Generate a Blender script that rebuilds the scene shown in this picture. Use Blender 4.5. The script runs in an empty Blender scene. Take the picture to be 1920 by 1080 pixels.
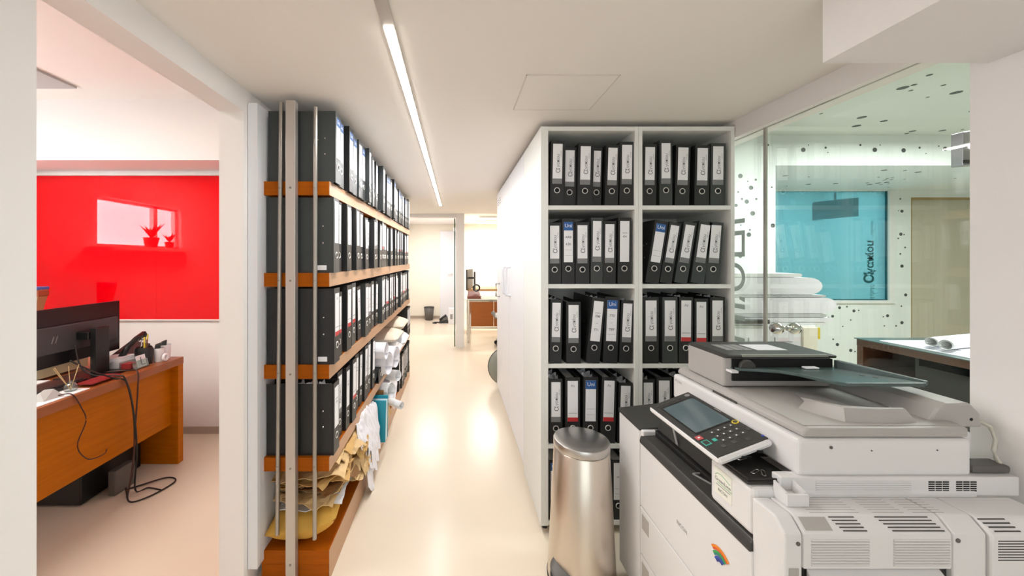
import bpy, math, random
from mathutils import Vector, Matrix, noise

# ------------------------------------------------------------------ camera, world, lights, exposure
S = bpy.context.scene
COL = S.collection
CAM_Z = 1.34
cam = bpy.data.cameras.new('camera')
cam.sensor_fit = 'HORIZONTAL'; cam.sensor_width = 36.0
cam.lens = 36.0 * 690 / 1920
cam.shift_x = 105 / 1920; cam.shift_y = -55 / 1920
cam.clip_start = 0.02; cam.clip_end = 100
camo = bpy.data.objects.new('camera', cam); COL.objects.link(camo)
camo.location = (0, 0, CAM_Z); camo.rotation_euler = (math.pi / 2, 0, 0)
S.camera = camo
W = bpy.data.worlds.new('world'); S.world = W; W.use_nodes = True
W.node_tree.nodes['Background'].inputs[0].default_value = (0.93, 0.96, 1.0, 1)
W.node_tree.nodes['Background'].inputs[1].default_value = 1.65
S.view_settings.view_transform = 'Standard'; S.view_settings.look = 'None'
S.view_settings.gamma = 1.0; S.view_settings.use_curve_mapping = False
S.view_settings.exposure = 0.52

def area(name, loc, sx, sy, power, color, rot=(0, 0, 0)):
    l = bpy.data.lights.new(name, 'AREA'); l.shape = 'RECTANGLE'
    l.size = sx; l.size_y = sy; l.energy = power; l.color = color
    o = bpy.data.objects.new(name, l); COL.objects.link(o)
    o.location = loc; o.rotation_euler = rot
    return o
ZC = 2.015          # corridor ceiling
area('corridor_strip_light', (-.195, 2.85, ZC - .012), .028, 3.6, 21, (.965, .985, 1))
area('red_office_fill', (-2.35, 1.0, 2.38), 1.1, .9, 11, (.97, .985, 1))  # fill added for the red office, out of view
area('dotted_office_fill', (3.4, 1.9, 2.30), 1.8, 1.2, 60, (.97, 1, .98))  # fill light added without a fixture to brighten the dotted office
area('far_room_light_one', (.75, 6.75, 2.05), .9, .12, 19, (1, .95, .9))
area('far_room_light_two', (.75, 7.45, 2.05), .9, .12, 19, (1, .95, .9))
area('lobby_fill', (-.5, 6.9, 2.06), .5, .9, 18, (1, .97, .94))  # unseen light added to brighten the lobby, no lamp modelled
area('teal_room_fill', (4.3, 5.0, 2.55), 1.8, .8, 55, (.95, 1, 1))  # added behind the teal glass to brighten it, has no fixture

# ------------------------------------------------------------------ materials
def lin(c):
    c = c / 255.0
    return c / 12.92 if c <= .04045 else ((c + .055) / 1.055) ** 2.4
def rgb(r, g, b): return (lin(r), lin(g), lin(b), 1)
MATS = {}
def mat(name, col, rough=.5, metal=0, spec=.5, bump=0, bscale=60, var=0, vscale=8, emit=0, coat=0, stretch=None, alpha=None):
    m = bpy.data.materials.new(name); m.use_nodes = True
    nt = m.node_tree; b = nt.nodes['Principled BSDF']
    b.inputs['Base Color'].default_value = rgb(*col)
    b.inputs['Roughness'].default_value = rough; b.inputs['Metallic'].default_value = metal
    b.inputs['Specular IOR Level'].default_value = spec
    if coat: b.inputs['Coat Weight'].default_value = coat; b.inputs['Coat Roughness'].default_value = .05
    if emit:
        b.inputs['Emission Color'].default_value = rgb(*col); b.inputs['Emission Strength'].default_value = emit
    tc = nt.nodes.new('ShaderNodeTexCoord'); mp = nt.nodes.new('ShaderNodeMapping')
    nt.links.new(tc.outputs['Object'], mp.inputs[0])
    if stretch: mp.inputs['Scale'].default_value = stretch
    if var:
        n = nt.nodes.new('ShaderNodeTexNoise'); n.inputs['Scale'].default_value = vscale; n.inputs['Detail'].default_value = 5
        nt.links.new(mp.outputs[0], n.inputs['Vector'])
        mx = nt.nodes.new('ShaderNodeMix'); mx.data_type = 'RGBA'
        d = [max(0, c * (1 - var)) for c in col]; u = [min(255, c * (1 + var * .6)) for c in col]
        mx.inputs[6].default_value = rgb(*d); mx.inputs[7].default_value = rgb(*u)
        nt.links.new(n.outputs[0], mx.inputs[0]); nt.links.new(mx.outputs[2], b.inputs['Base Color'])
    if bump:
        n = nt.nodes.new('ShaderNodeTexNoise'); n.inputs['Scale'].default_value = bscale; n.inputs['Detail'].default_value = 4
        nt.links.new(mp.outputs[0], n.inputs['Vector'])
        bp = nt.nodes.new('ShaderNodeBump'); bp.inputs['Strength'].default_value = bump; bp.inputs['Distance'].default_value = .01
        nt.links.new(n.outputs[0], bp.inputs['Height']); nt.links.new(bp.outputs[0], b.inputs['Normal'])
    MATS[name] = m
    return m
def glass_mat(name, tint, refl=.08, rough=0.0, body=None, bodyfac=0):
    m = bpy.data.materials.new(name); m.use_nodes = True
    nt = m.node_tree; nt.nodes.clear()
    out = nt.nodes.new('ShaderNodeOutputMaterial')
    tr = nt.nodes.new('ShaderNodeBsdfTransparent'); tr.inputs[0].default_value = rgb(*tint)
    gl = nt.nodes.new('ShaderNodeBsdfGlossy'); gl.inputs['Roughness'].default_value = rough
    gl.inputs[0].default_value = (1, 1, 1, 1)
    fr = nt.nodes.new('ShaderNodeLayerWeight'); fr.inputs[0].default_value = .25
    mul = nt.nodes.new('ShaderNodeMath'); mul.operation = 'MULTIPLY_ADD'
    mul.inputs[1].default_value = .25; mul.inputs[2].default_value = refl
    nt.links.new(fr.outputs['Fresnel'], mul.inputs[0])
    src = tr
    if body:
        df = nt.nodes.new('ShaderNodeBsdfDiffuse'); df.inputs[0].default_value = rgb(*body)
        mb = nt.nodes.new('ShaderNodeMixShader'); mb.inputs[0].default_value = bodyfac
        nt.links.new(tr.outputs[0], mb.inputs[1]); nt.links.new(df.outputs[0], mb.inputs[2]); src = mb
    mx = nt.nodes.new('ShaderNodeMixShader')
    nt.links.new(mul.outputs[0], mx.inputs[0]); nt.links.new(src.outputs[0], mx.inputs[1]); nt.links.new(gl.outputs[0], mx.inputs[2])
    nt.links.new(mx.outputs[0], out.inputs[0])
    MATS[name] = m
    return m
mat('wall_white', (241, 236, 234), .75, spec=.2, bump=.03, bscale=180)
mat('ceiling_white', (244, 238, 232), .85, spec=.15, bump=.03, bscale=140)
mat('cool_wall', (236, 242, 238), .75, spec=.2, bump=.03, bscale=180)
mat('cool_ceiling', (206, 212, 203), .8, spec=.15)
mat('seam_pale', (226, 219, 213), .8)
mat('floor_cream', (231, 216, 196), .22, spec=.18, bump=.012, bscale=9, var=.03, vscale=1.5)
mat('baseboard_grey', (176, 160, 146), .5)
mat('white_lacquer', (236, 236, 240), .35, spec=.4)
mat('white_board', (238, 238, 234), .5, spec=.3)
mat('wood_end', (170, 86, 6), .5, spec=.1, var=.13, vscale=7, stretch=(1.2, 1.2, 14), bump=.05, bscale=40)
mat('wood_edge_lit', (196, 152, 116), .4, var=.08, vscale=9, stretch=(4, .6, 10))  # front edges of the boards: light falling on them put into the colour
mat('wood_desk', (186, 104, 0), .40, spec=.15, var=.13, vscale=6, stretch=(1.5, .8, 14), bump=.03, bscale=30)
mat('wood_desktop', (156, 88, 44), .3, var=.10, vscale=7, stretch=(9, .8, 9))
mat('wood_dark', (88, 54, 34), .35, var=.12, vscale=7, stretch=(8, .8, 12))
mat('black_inside', (16, 14, 13), .6)
mat('aluminium', (196, 190, 184), .38, metal=.65)
mat('rod_grey', (170, 164, 156), .35, metal=.75)
mat('screw', (150, 146, 140), .3, metal=.9)
mat('binder_black', (40, 40, 41), .42, spec=.4, bump=.12, bscale=420)
mat('binder_grey', (58, 62, 62), .42, spec=.45, bump=.12, bscale=420)
mat('paper', (238, 238, 240), .7, spec=.2)
mat('paper_grey', (196, 196, 198), .6)
mat('label_white', (244, 243, 246), .45, spec=.4)
mat('label_band', (128, 128, 130), .5)
mat('label_red', (206, 52, 56), .5)
mat('label_blue', (40, 92, 160), .45)
mat('ink', (62, 62, 66), .6)
mat('ink_grey', (120, 120, 122), .6)
mat('text_white', (240, 242, 246), .5)
mat('chrome', (214, 212, 208), .14, metal=1)
mat('steel', (214, 204, 192), .3, metal=1, bump=.02, bscale=30, stretch=(20, 20, .4))
mat('steel_lid', (196, 192, 188), .3, metal=1)
mat('dark_plastic', (52, 48, 46), .4)
mat('black_plastic', (24, 24, 25), .38)
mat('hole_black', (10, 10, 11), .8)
mat('red_glass', (236, 0, 16), .02, spec=.36)
mat('teal_edge', (20, 84, 92), .3)
mat('printer_white', (228, 225, 224), .42, spec=.4, bump=.02, bscale=500)
mat('printer_beige', (178, 173, 169), .45, spec=.4, bump=.02, bscale=500)
mat('printer_dark', (62, 60, 58), .42, spec=.4, bump=.04, bscale=600)
mat('printer_black', (30, 28, 27), .38)
mat('tray_green', (76, 92, 90), .28, spec=.5)
mat('screen_glass', (96, 110, 114), .08, spec=.6)
mat('key_dark', (74, 73, 71), .5)
mat('slot_dark', (72, 68, 64), .7)
mat('slot_soft', (178, 172, 166), .7)
mat('yellow', (232, 206, 60), .5)
mat('green_key', (70, 176, 160), .5)
mat('red_key', (190, 84, 84), .5)
mat('orange', (240, 140, 30), .5); mat('red_orange', (226, 92, 40), .5)
mat('leaf_green', (64, 160, 80), .5); mat('teal_green', (40, 130, 120), .5); mat('blue', (60, 84, 176), .5); mat('navy', (50, 60, 140), .5)
mat('sticker', (236, 234, 222), .45)
mat('envelope', (208, 166, 104), .65, spec=.2, var=.10, vscale=9, bump=.15, bscale=40)
mat('envelope_pale', (222, 188, 138), .65, spec=.2, var=.08, vscale=9, bump=.15, bscale=40)
mat('envelope_gold', (216, 168, 78), .6, spec=.2, var=.07, vscale=7, bump=.2, bscale=30)
mat('kraft_dark', (140, 98, 56), .7, var=.1)
mat('paper_soft', (240, 238, 244), .65, spec=.2, bump=.2, bscale=30)
mat('bag_plastic', (226, 228, 234), .3, spec=.5, bump=.4, bscale=35)
mat('tan_plastic', (214, 200, 178), .45, bump=.3, bscale=30)
mat('folder_teal', (24, 146, 170), .4)
mat('folder_pale', (196, 220, 226), .4)
mat('dot_dark', (70, 78, 74), .8)
mat('tan_blind', (202, 196, 176), .75, var=.03, vscale=4, stretch=(40, 1, 1), bump=.03)
mat('lamp_steel', (190, 186, 196), .22, metal=.9)
mat('cream_wall', (248, 241, 226), .8, spec=.15)
mat('orange_wood', (176, 98, 30), .4, var=.08, vscale=5, stretch=(1, 1, 8))
mat('skin_glass_top', (226, 232, 224), .1, spec=.6)
mat('brown_leather', (120, 60, 48), .5)
mat('cable_black', (30, 24, 22), .5); mat('cable_brown', (66, 30, 20), .5); mat('cable_white', (214, 208, 196), .5)
mat('grey_plastic', (150, 148, 146), .5); mat('grey_dark', (96, 92, 88), .5)
mat('monitor_black', (20, 20, 21), .35); mat('monitor_grey', (70, 70, 72), .45)
mat('red_print', (150, 44, 44), .5); mat('pale_yellow', (224, 220, 180), .6)
mat('terracotta', (170, 86, 56), .7); mat('leaf', (60, 100, 50), .6); mat('sky_blue', (80, 120, 200), .5); mat('tan_figure', (188, 142, 96), .6)
mat('led', (255, 250, 240), .5, emit=14)
mat('lamp_white', (255, 248, 232), .5, emit=5)
mat('nickel', (226, 224, 220), .3, metal=.5)
mat('wood_stick', (206, 178, 128), .6)
mat('grey_stone', (180, 178, 176), .5)
mat('beige_gold', (172, 148, 96), .5)
mat('silver_grey', (150, 152, 140), .45)
mat('grey_letter', (150, 158, 154), .6)
mat('sky_white', (246, 250, 255), .9, emit=11)
glass_mat('clear_glass', (252, 255, 253), .02)
glass_mat('teal_glass', (168, 210, 220), .04, body=(130, 188, 200), bodyfac=.35)
glass_mat('small_glass', (228, 236, 234), .12)
glass_mat('edge_green', (60, 110, 70), .05, body=(60, 100, 70), bodyfac=.8)

# ------------------------------------------------------------------ mesh helpers
def wloc(o):
    v = Vector((0, 0, 0))
    while o is not None:
        v += o.location; o = o.parent
    return v
def link(name, me, m, parent=None, bevel=0, seg=2, smooth=False, solid=0):
    o = bpy.data.objects.new(name, me); COL.objects.link(o)
    if m and not me.materials: me.materials.append(MATS[m])
    if parent is not None: o.parent = parent
    if smooth:
        for p in me.polygons: p.use_smooth = True
    if solid:
        md = o.modifiers.new('thickness', 'SOLIDIFY'); md.thickness = solid; md.offset = 0
    if bevel:
        md = o.modifiers.new('bevel', 'BEVEL'); md.width = bevel; md.segments = seg; md.limit_method = 'ANGLE'; md.angle_limit = .6
    return o
class MB:
    def __init__(s): s.v = []; s.f = []
    def add(s, vs, fs):
        b = len(s.v); s.v += [tuple(v) for v in vs]; s.f += [tuple(i + b for i in f) for f in fs]; return s
    def box(s, x0, x1, y0, y1, z0, z1):
        return s.add([(x0, y0, z0), (x1, y0, z0), (x1, y1, z0), (x0, y1, z0), (x0, y0, z1), (x1, y0, z1), (x1, y1, z1), (x0, y1, z1)],
                     [(0, 3, 2, 1), (4, 5, 6, 7), (0, 1, 5, 4), (1, 2, 6, 5), (2, 3, 7, 6), (3, 0, 4, 7)])
    def prism(s, poly, axis, a, b):
        n = len(poly)
        def P(p, t):
            return {'x': (t, p[0], p[1]), 'y': (p[0], t, p[1]), 'z': (p[0], p[1], t)}[axis]
        vs = [P(p, a) for p in poly] + [P(p, b) for p in poly]
        fs = [tuple(range(n))[::-1], tuple(range(n, 2 * n))] + [(i, (i + 1) % n, n + (i + 1) % n, n + i) for i in range(n)]
        return s.add(vs, fs)
    def hexa(s, lo, hi):      # four lower corners, four upper corners, same winding
        return s.add(list(lo) + list(hi), [(3, 2, 1, 0), (4, 5, 6, 7), (0, 1, 5, 4), (1, 2, 6, 5), (2, 3, 7, 6), (3, 0, 4, 7)])
    def slab(s, p, u, v, n):  # box from corner p with edge vectors
        p, u, v, n = Vector(p), Vector(u), Vector(v), Vector(n)
        return s.hexa([p, p + u, p + u + v, p + v], [p + n, p + u + n, p + u + v + n, p + v + n])
    def tube(s, pts, r, n=8, cap=True):
        pts = [Vector(p) for p in pts]; rings = []
        up = Vector((0, 0, 1))
        for i, p in enumerate(pts):
            d = (pts[min(i + 1, len(pts) - 1)] - pts[max(i - 1, 0)]).normalized()
            a = d.cross(up)
            if a.length < .05: a = d.cross(Vector((1, 0, 0)))
            a.normalize(); b = d.cross(a)
            rr = r[i] if isinstance(r, (list, tuple)) else r
            rings.append([p + (a * math.cos(2 * math.pi * k / n) + b * math.sin(2 * math.pi * k / n)) * rr for k in range(n)])
        b0 = len(s.v)
        for R in rings: s.v += [tuple(q) for q in R]
        for i in range(len(rings) - 1):
            for k in range(n):
                s.f.append((b0 + i * n + k, b0 + i * n + (k + 1) % n, b0 + (i + 1) * n + (k + 1) % n, b0 + (i + 1) * n + k))
        if cap:
            s.f.append(tuple(b0 + k for k in range(n))[::-1]); s.f.append(tuple(b0 + (len(rings) - 1) * n + k for k in range(n)))
        return s
    def lathe(s, prof, c=(0, 0, 0), n=32, axis='z'):
        b0 = len(s.v)
        for (r, h) in prof:
            for k in range(n):
                a = 2 * math.pi * k / n; x, y = r * math.cos(a), r * math.sin(a)
                q = {'z': (x, y, h), 'x': (h, x, y), 'y': (x, h, y)}[axis]
                s.v.append((c[0] + q[0], c[1] + q[1], c[2] + q[2]))
        for i in range(len(prof) - 1):
            for k in range(n):
                s.f.append((b0 + i * n + k, b0 + i * n + (k + 1) % n, b0 + (i + 1) * n + (k + 1) % n, b0 + (i + 1) * n + k))
        if prof[0][0] > 0: s.f.append(tuple(b0 + k for k in range(n))[::-1])
        if prof[-1][0] > 0: s.f.append(tuple(b0 + (len(prof) - 1) * n + k for k in range(n)))
        return s
    def torus(s, c, R, r, axis='y', n=20, m=6):
        b0 = len(s.v)
        for i in range(n):
            a = 2 * math.pi * i / n
            for j in range(m):
                t = 2 * math.pi * j / m; rr = R + r * math.cos(t); h = r * math.sin(t)
                x, y = rr * math.cos(a), rr * math.sin(a)
                q = {'y': (x, h, y), 'x': (h, x, y), 'z': (x, y, h)}[axis]
                s.v.append((c[0] + q[0], c[1] + q[1], c[2] + q[2]))
        for i in range(n):
            for j in range(m):
                s.f.append((b0 + i * m + j, b0 + ((i + 1) % n) * m + j, b0 + ((i + 1) % n) * m + (j + 1) % m, b0 + i * m + (j + 1) % m))
        return s
    def grid(s, nx, ny, fn):
        b0 = len(s.v)
        for j in range(ny + 1):
            for i in range(nx + 1): s.v.append(tuple(fn(i / nx, j / ny)))
        for j in range(ny):
            for i in range(nx):
                a = b0 + j * (nx + 1) + i; s.f.append((a, a + 1, a + nx + 2, a + nx + 1))
        return s
    def mesh(s, name, off=(0, 0, 0)):
        me = bpy.data.meshes.new(name)
        me.from_pydata([(v[0] - off[0], v[1] - off[1], v[2] - off[2]) for v in s.v], [], s.f)
        bm = bmesh_fix(me)
        return me
    def build(s, name, m, parent=None, bevel=0, seg=2, smooth=False, origin=None, solid=0):
        off = wloc(parent) if parent is not None else Vector((0, 0, 0))
        if origin is not None: off = off + Vector(origin)
        o = link(name, s.mesh(name, off), m, parent, bevel, seg, smooth, solid)
        if origin is not None: o.location = origin
        return o
import bmesh
def bmesh_fix(me):
    bm = bmesh.new(); bm.from_mesh(me)
    bmesh.ops.recalc_face_normals(bm, faces=bm.faces)
    bm.to_mesh(me); bm.free()
def smooth_by_angle(o, ang=.7):
    me = o.data
    for p in me.polygons: p.use_smooth = True
    me.set_sharp_from_angle(angle=ang)
    return o
def tag(o, label=None, cat=None, group=None, kind=None):
    if label: o['label'] = label
    if cat: o['category'] = cat
    if group: o['group'] = group
    if kind: o['kind'] = kind
    return o
def thing(name, label, cat, loc, group=None, rotz=0):
    o = bpy.data.objects.new(name, None); COL.objects.link(o)
    o.empty_display_size = .05; o.location = loc; o.rotation_euler = (0, 0, rotz)
    return tag(o, label, cat, group)
def struct(name, mb, m, bevel=0):
    return tag(mb.build(name, m, None, bevel), kind='structure')
TXT = {}
def text_mesh(body, size, M=None, key=None, align='CENTER', extrude=0, bold=0):
    k = key or (body, size, str(M), align)
    if k in TXT: return TXT[k]
    c = bpy.data.curves.new('lettering', 'FONT'); c.body = body; c.size = size; c.align_x = align; c.align_y = 'CENTER'
    c.resolution_u = 3; c.extrude = extrude; c.offset = bold
    o = bpy.data.objects.new('lettering', c); COL.objects.link(o)
    bpy.context.view_layer.update()
    me = bpy.data.meshes.new_from_object(o.evaluated_get(bpy.context.evaluated_depsgraph_get()))
    bpy.data.objects.remove(o)
    me.name = 'lettering'; me.materials.clear()
    if M is not None: me.transform(M)
    TXT[k] = me
    return me
def basis(ex, ey, ez, loc=(0, 0, 0)):
    M = Matrix.Identity(4)
    for i, e in enumerate((ex, ey, ez)):
        for j in range(3): M[j][i] = e[j]
    for j in range(3): M[j][3] = loc[j]
    return M
ORD = ('first second third fourth fifth sixth seventh eighth ninth tenth eleventh twelfth thirteenth fourteenth fifteenth sixteenth seventeenth '
       'eighteenth nineteenth twentieth twenty-first twenty-second twenty-third twenty-fourth twenty-fifth twenty-sixth twenty-seventh '
       'twenty-eighth twenty-ninth thirtieth thirty-first thirty-second thirty-third thirty-fourth thirty-fifth thirty-sixth').split()
R = random.Random(7)

# ------------------------------------------------------------------ the setting
XL, XLo = -.84, -.937         # corridor face and office face of the left wall
XR = 1.36                     # glass wall plane
ZO = 2.43                     # red office ceiling
ZD = 2.36                     # dotted office ceiling
struct('floor', MB().box(-3.7, 7.4, -1.6, 8.5, -.1, 0), 'floor_cream')
struct('ceiling', MB().box(XLo, XR + .1, -1.6, 5.54, ZC, ZC + .08), 'ceiling_white')
# left wall: near piece, header over the opening, piece behind the shelves
struct('wall_left', MB().box(XLo, XL, -1.6, .737, 0, 2.6), 'wall_white')
struct('trim_1', MB().box(XLo, XL, .737, 1.456, 1.924, 2.6), 'wall_white')
struct('wall_left_shelves', MB().box(XLo, XL, 1.456, 4.25, 0, 2.6), 'wall_white')
struct('wall_left_far', MB().box(-1.25, -1.1, 4.25, 8.4, 0, 2.4), 'wall_white')
struct('wall_left_return', MB().box(-1.25, XL, 4.15, 4.25, 0, 2.4), 'wall_white')
# red office
struct('wall_office_back', MB().box(-3.6, XLo, 2.83, 2.95, 0, 2.6), 'wall_white')
struct('wall_office_near', MB().box(-3.6, XLo, -1.7, -1.6, 0, 2.6), 'wall_white')
struct('ceiling_office', MB().box(-3.6, XLo, -1.6, 2.83, ZO, ZO + .1), 'ceiling_white')
struct('trim_2', MB().box(-3.5, XLo, 2.52, 2.83, ZC, ZO), 'wall_white')
struct('baseboard_office', MB().box(-3.5, XLo, 2.818, 2.83, 0, .05), 'baseboard_grey')
wl = MB()
wy0, wy1, wz0, wz1 = .93, 2.03, 1.46, 1.96
wl.box(-3.62, -3.5, -1.6, wy0, 0, 2.6).box(-3.62, -3.5, wy1, 2.83, 0, 2.6).box(-3.62, -3.5, wy0, wy1, 0, wz0).box(-3.62, -3.5, wy0, wy1, wz1, 2.6)
struct('wall_office_side', wl, 'wall_white')
w1 = tag(MB().box(-3.62, -3.60, wy0, wy1, wz0, wz1).build('window_1', 'sky_white'), kind='structure')
fr = MB().box(-3.60, -3.55, wy0, wy0 + .04, wz0, wz1).box(-3.60, -3.55, wy1 - .04, wy1, wz0, wz1).box(-3.60, -3.55, wy0, wy1, wz0, wz0 + .03).box(-3.60, -3.55, wy0, wy1, wz1 - .03, wz1).box(-3.60, -3.55, 1.24, 1.30, wz0, wz1)
fr.build('window_frame', 'white_board', w1)
MB().box(-3.62, -3.26, wy0 - .1, wy1 + .1, wz0 - .04, wz0).build('window_sill', 'white_board', w1, .004)
# red glazed panel on the office back wall: frame and two panes
rp = tag(MB().box(-3.48, XLo, 2.81, 2.83, 1.975, 2.00).build('window_2', 'white_board'), kind='structure')
MB().box(-2.285, XLo - .002, 2.808, 2.829, .877, 1.972).build('glass_pane', 'red_glass', rp)
MB().box(-3.48, -2.287, 2.810, 2.829, .877, 1.972).build('glass_pane', 'red_glass', rp)
MB().box(-3.48, XLo, 2.806, 2.83, .868, .877).build('ledge', 'wall_white', rp)
# near wall behind the camera, broad unseen window added to admit fill light
wb = MB().box(XLo, -.62, -1.7, -1.6, 0, 2.1).box(1.15, XR + .1, -1.7, -1.6, 0, 2.1).box(-.62, 1.15, -1.7, -1.6, 0, .25).box(-.62, 1.15, -1.7, -1.6, 1.96, 2.1)
struct('wall_back', wb, 'wall_white')
w3 = tag(MB().box(-.62, 1.15, -1.66, -1.65, .25, 1.96).build('fill_window_3', 'clear_glass'), kind='structure')
MB().box(.24, .29, -1.68, -1.62, .25, 1.96).build('mullion', 'white_board', w3)
# right wall: near pillar, header above the glass, soffit
struct('wall_right', MB().box(XR, XR + .1, -1.6, .974, 0, 2.5), 'wall_white')
struct('trim_3', MB().box(XR, XR + .1, .974, 3.04, 1.93, 2.5), 'wall_white')
struct('trim_4', MB().box(.937, XR, -1.6, .94, 1.84, ZC), 'wall_white')
# dotted office
struct('ceiling_dotted', MB().box(XR + .1, 7.2, -1.6, 4.1, ZD, ZD + .1), 'cool_ceiling')
struct('wall_dotted_pier', MB().box(XR, 2.64, 3.04, 4.2, 0, 2.5), 'cool_wall')
bm_ = struct('trim_5', MB().box(2.64, 7.2, 3.04, 4.1, 2.11, ZD), 'cool_wall')
sB = 690 / 4.1
def bx(px): return (px - 855) / sB
def bz(py): return CAM_Z - (py - 485) / sB
tx0, tx1, tz0, tz1 = 2.64, bx(1665), bz(563), bz(358)
dx0, dx1, dz1 = bx(1708), bx(1822), bz(370)
wd = MB().box(tx1, dx0, 4.1, 4.2, 0, 2.5).box(2.64, tx1, 4.1, 4.2, 0, tz0).box(2.64, tx1, 4.1, 4.2, tz1, 2.5).box(dx0, 7.2, 4.1, 4.2, dz1, 2.5).box(dx1 + .1, 7.2, 4.1, 4.2, 0, dz1)
struct('wall_dotted_back', wd, 'cool_wall')
struct('wall_dotted_side', MB().box(7.2, 7.3, -1.6, 4.2, 0, 2.5), 'cool_wall')
struct('wall_dotted_near', MB().box(XR + .1, 7.2, -1.7, -1.6, 0, 2.5), 'cool_wall')
dr = tag(MB().box(dx0, dx1 + .1, 4.13, 4.17, 0, dz1).build('door_1', 'tan_blind'), kind='structure')
MB().box(dx0, dx1 + .1, 4.105, 4.13, dz1 - .022, dz1).build('top_rail', 'beige_gold', dr)
MB().box(dx0, dx0 + .018, 4.105, 4.13, 0, dz1 - .022).build('side_rail', 'beige_gold', dr)
tw = tag(MB().box(tx0, tx1, 4.12, 4.13, tz0, tz1).build('window_4', 'teal_glass'), kind='structure')
MB().box(tx1 - .012, tx1, 4.105, 4.12, tz0, tz1).build('frame_edge', 'teal_edge', tw)
MB().box(tx0, tx1, 4.105, 4.12, tz0, tz0 + .010).build('frame_edge', 'teal_edge', tw)
MB().box(tx1, tx1 + .055, 4.085, 4.1, tz0 - .02, tz1).build('window_frame', 'white_board', tw)
MB().box(tx0, tx1 + .055, 4.07, 4.1, tz0 - .03, tz0 - .004).build('window_sill', 'white_board', tw)
tl = text_mesh('γαπίου', .115, basis((0, 0, 1), (-1, 0, 0), (0, -1, 0)), bold=.003)
t = link('lettering', tl, 'teal_edge', tw); t.location = (bx(1635), 4.117, bz(482))
ta = link('lettering', text_mesh('α', .20, basis((0, 0, 1), (-1, 0, 0), (0, -1, 0)), bold=.004), 'teal_edge', tw); ta.location = (bx(1631), 4.117, bz(521))
for body, sz, py in (('ήτρης', .06, 556), ('μηχανικός', .035, 428)):
    t = link('lettering', text_mesh(body, sz, basis((0, 0, 1), (-1, 0, 0), (0, -1, 0))), 'teal_edge', tw); t.location = (bx(1638), 4.117, bz(py) if py < 500 else bz(548))
# the room behind the teal glass
tr_ = MB().box(2.72, 6.0, 5.9, 6.0, 0, 2.6).box(2.72, 6.0, 4.2, 6.0, 2.6, 2.7).box(5.9, 6.0, 4.2, 6.0, 0, 2.6).box(2.72, 2.8, 4.2, 6.0, 0, 2.6)
struct('wall_beyond_teal', tr_, 'cool_wall')
# dots on the dotted office walls and ceiling: cut-outs of many sizes
def disc(mb, c, r, axis, n=14):
    pts = [(math.cos(2 * math.pi * k / n) * r, math.sin(2 * math.pi * k / n) * r) for k in range(n)]
    if axis == 'y': mb.prism([(c[0] + a, c[2] + b) for a, b in pts], 'y', c[1] - .0015, c[1])
    else: mb.prism([(c[0] + a, c[1] + b) for a, b in pts], 'z', c[2] - .0015, c[2])
dots_pier, dots_beam, dots_back, dots_ceil, dots_under = MB(), MB(), MB(), MB(), MB()
for px, py, r in ((1400, 378, 4), (1411, 400, 4.5), (1388, 330, 4.2), (1417, 337, 2), (1408, 352, 4), (1391, 373, 2), (1418, 373, 2), (1402, 340, 1.3), (1389, 422, 1.2), (1404, 440, 4.2), (1406, 431, 1.8),
                  (1449, 423, 4), (1447, 351, 1.3), (1436, 384, 2), (1388, 480, 3.5), (1380, 385, 3), (1384, 360, 1.6)):
    s_ = 690 / 3.04
    disc(dots_pier, ((px - 855) / s_, 3.04, CAM_Z - (py - 485) / s_), r / s_, 'y')
for px, py, r in ((1440, 272, 2), (1506, 281, 4.2), (1516, 272, 1), (1548, 277, 2), (1552, 286, 1), (1613, 272, 2), (1640, 281, 4.2), (1650, 272, 1), (1694, 282, 4), (1724, 277, 2), (1736, 288, 1), (1772, 279, 4), (1760, 274, 1.3)):
    s_ = 690 / 3.04
    disc(dots_beam if px > 1462 else dots_pier, ((px - 855) / s_, 3.04, CAM_Z - (py - 485) / s_), r / s_, 'y')
for px, py, r in ((1574, 577, 2.6), (1588, 575, 1.6), (1601, 583, 2.8), (1610, 582, 1.3), (1561, 593, 2.6), (1595, 600, 1.3), (1553, 595, 1.4), (1580, 612, 1.2), (1570, 646, 3), (1595, 657, 3), (1562, 636, 1.5), (1603, 659, 1.3),
                  (1664, 592, 2.8), (1656, 594, 1.2), (1691, 605, 3), (1680, 611, 1.5), (1658, 611, 1.2), (1698, 553, 2.8), (1690, 574, 1.4), (1691, 499, 3), (1688, 476, 1.6), (1697, 464, 1.6), (1684, 447, 1.4), (1689, 439, 3), (1695, 440, 1.2), (1691, 396, 2.8), (1688, 373, 1.5), (1685, 395, 1)):
    disc(dots_back, (bx(px), 4.1, bz(py)), r / sB, 'y')
rd = random.Random(3)
for k in range(150):
    disc(dots_ceil, (rd.uniform(1.7, 5.6), rd.uniform(.9, 3.0), ZD), rd.choice((.008, .010, .013, .02, .026)), 'z')
for k in range(30):
    disc(dots_under, (rd.uniform(2.75, 4.9), rd.uniform(3.1, 4.05), 2.11), rd.choice((.008, .012, .02)), 'z')
for dmb, wall in ((dots_pier, 'wall_dotted_pier'), (dots_beam, 'trim_5'), (dots_back, 'wall_dotted_back'), (dots_ceil, 'ceiling_dotted'), (dots_under, 'trim_5')):
    tag(dmb.build('wall_dots', 'dot_dark', bpy.data.objects[wall]), kind='stuff')
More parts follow.
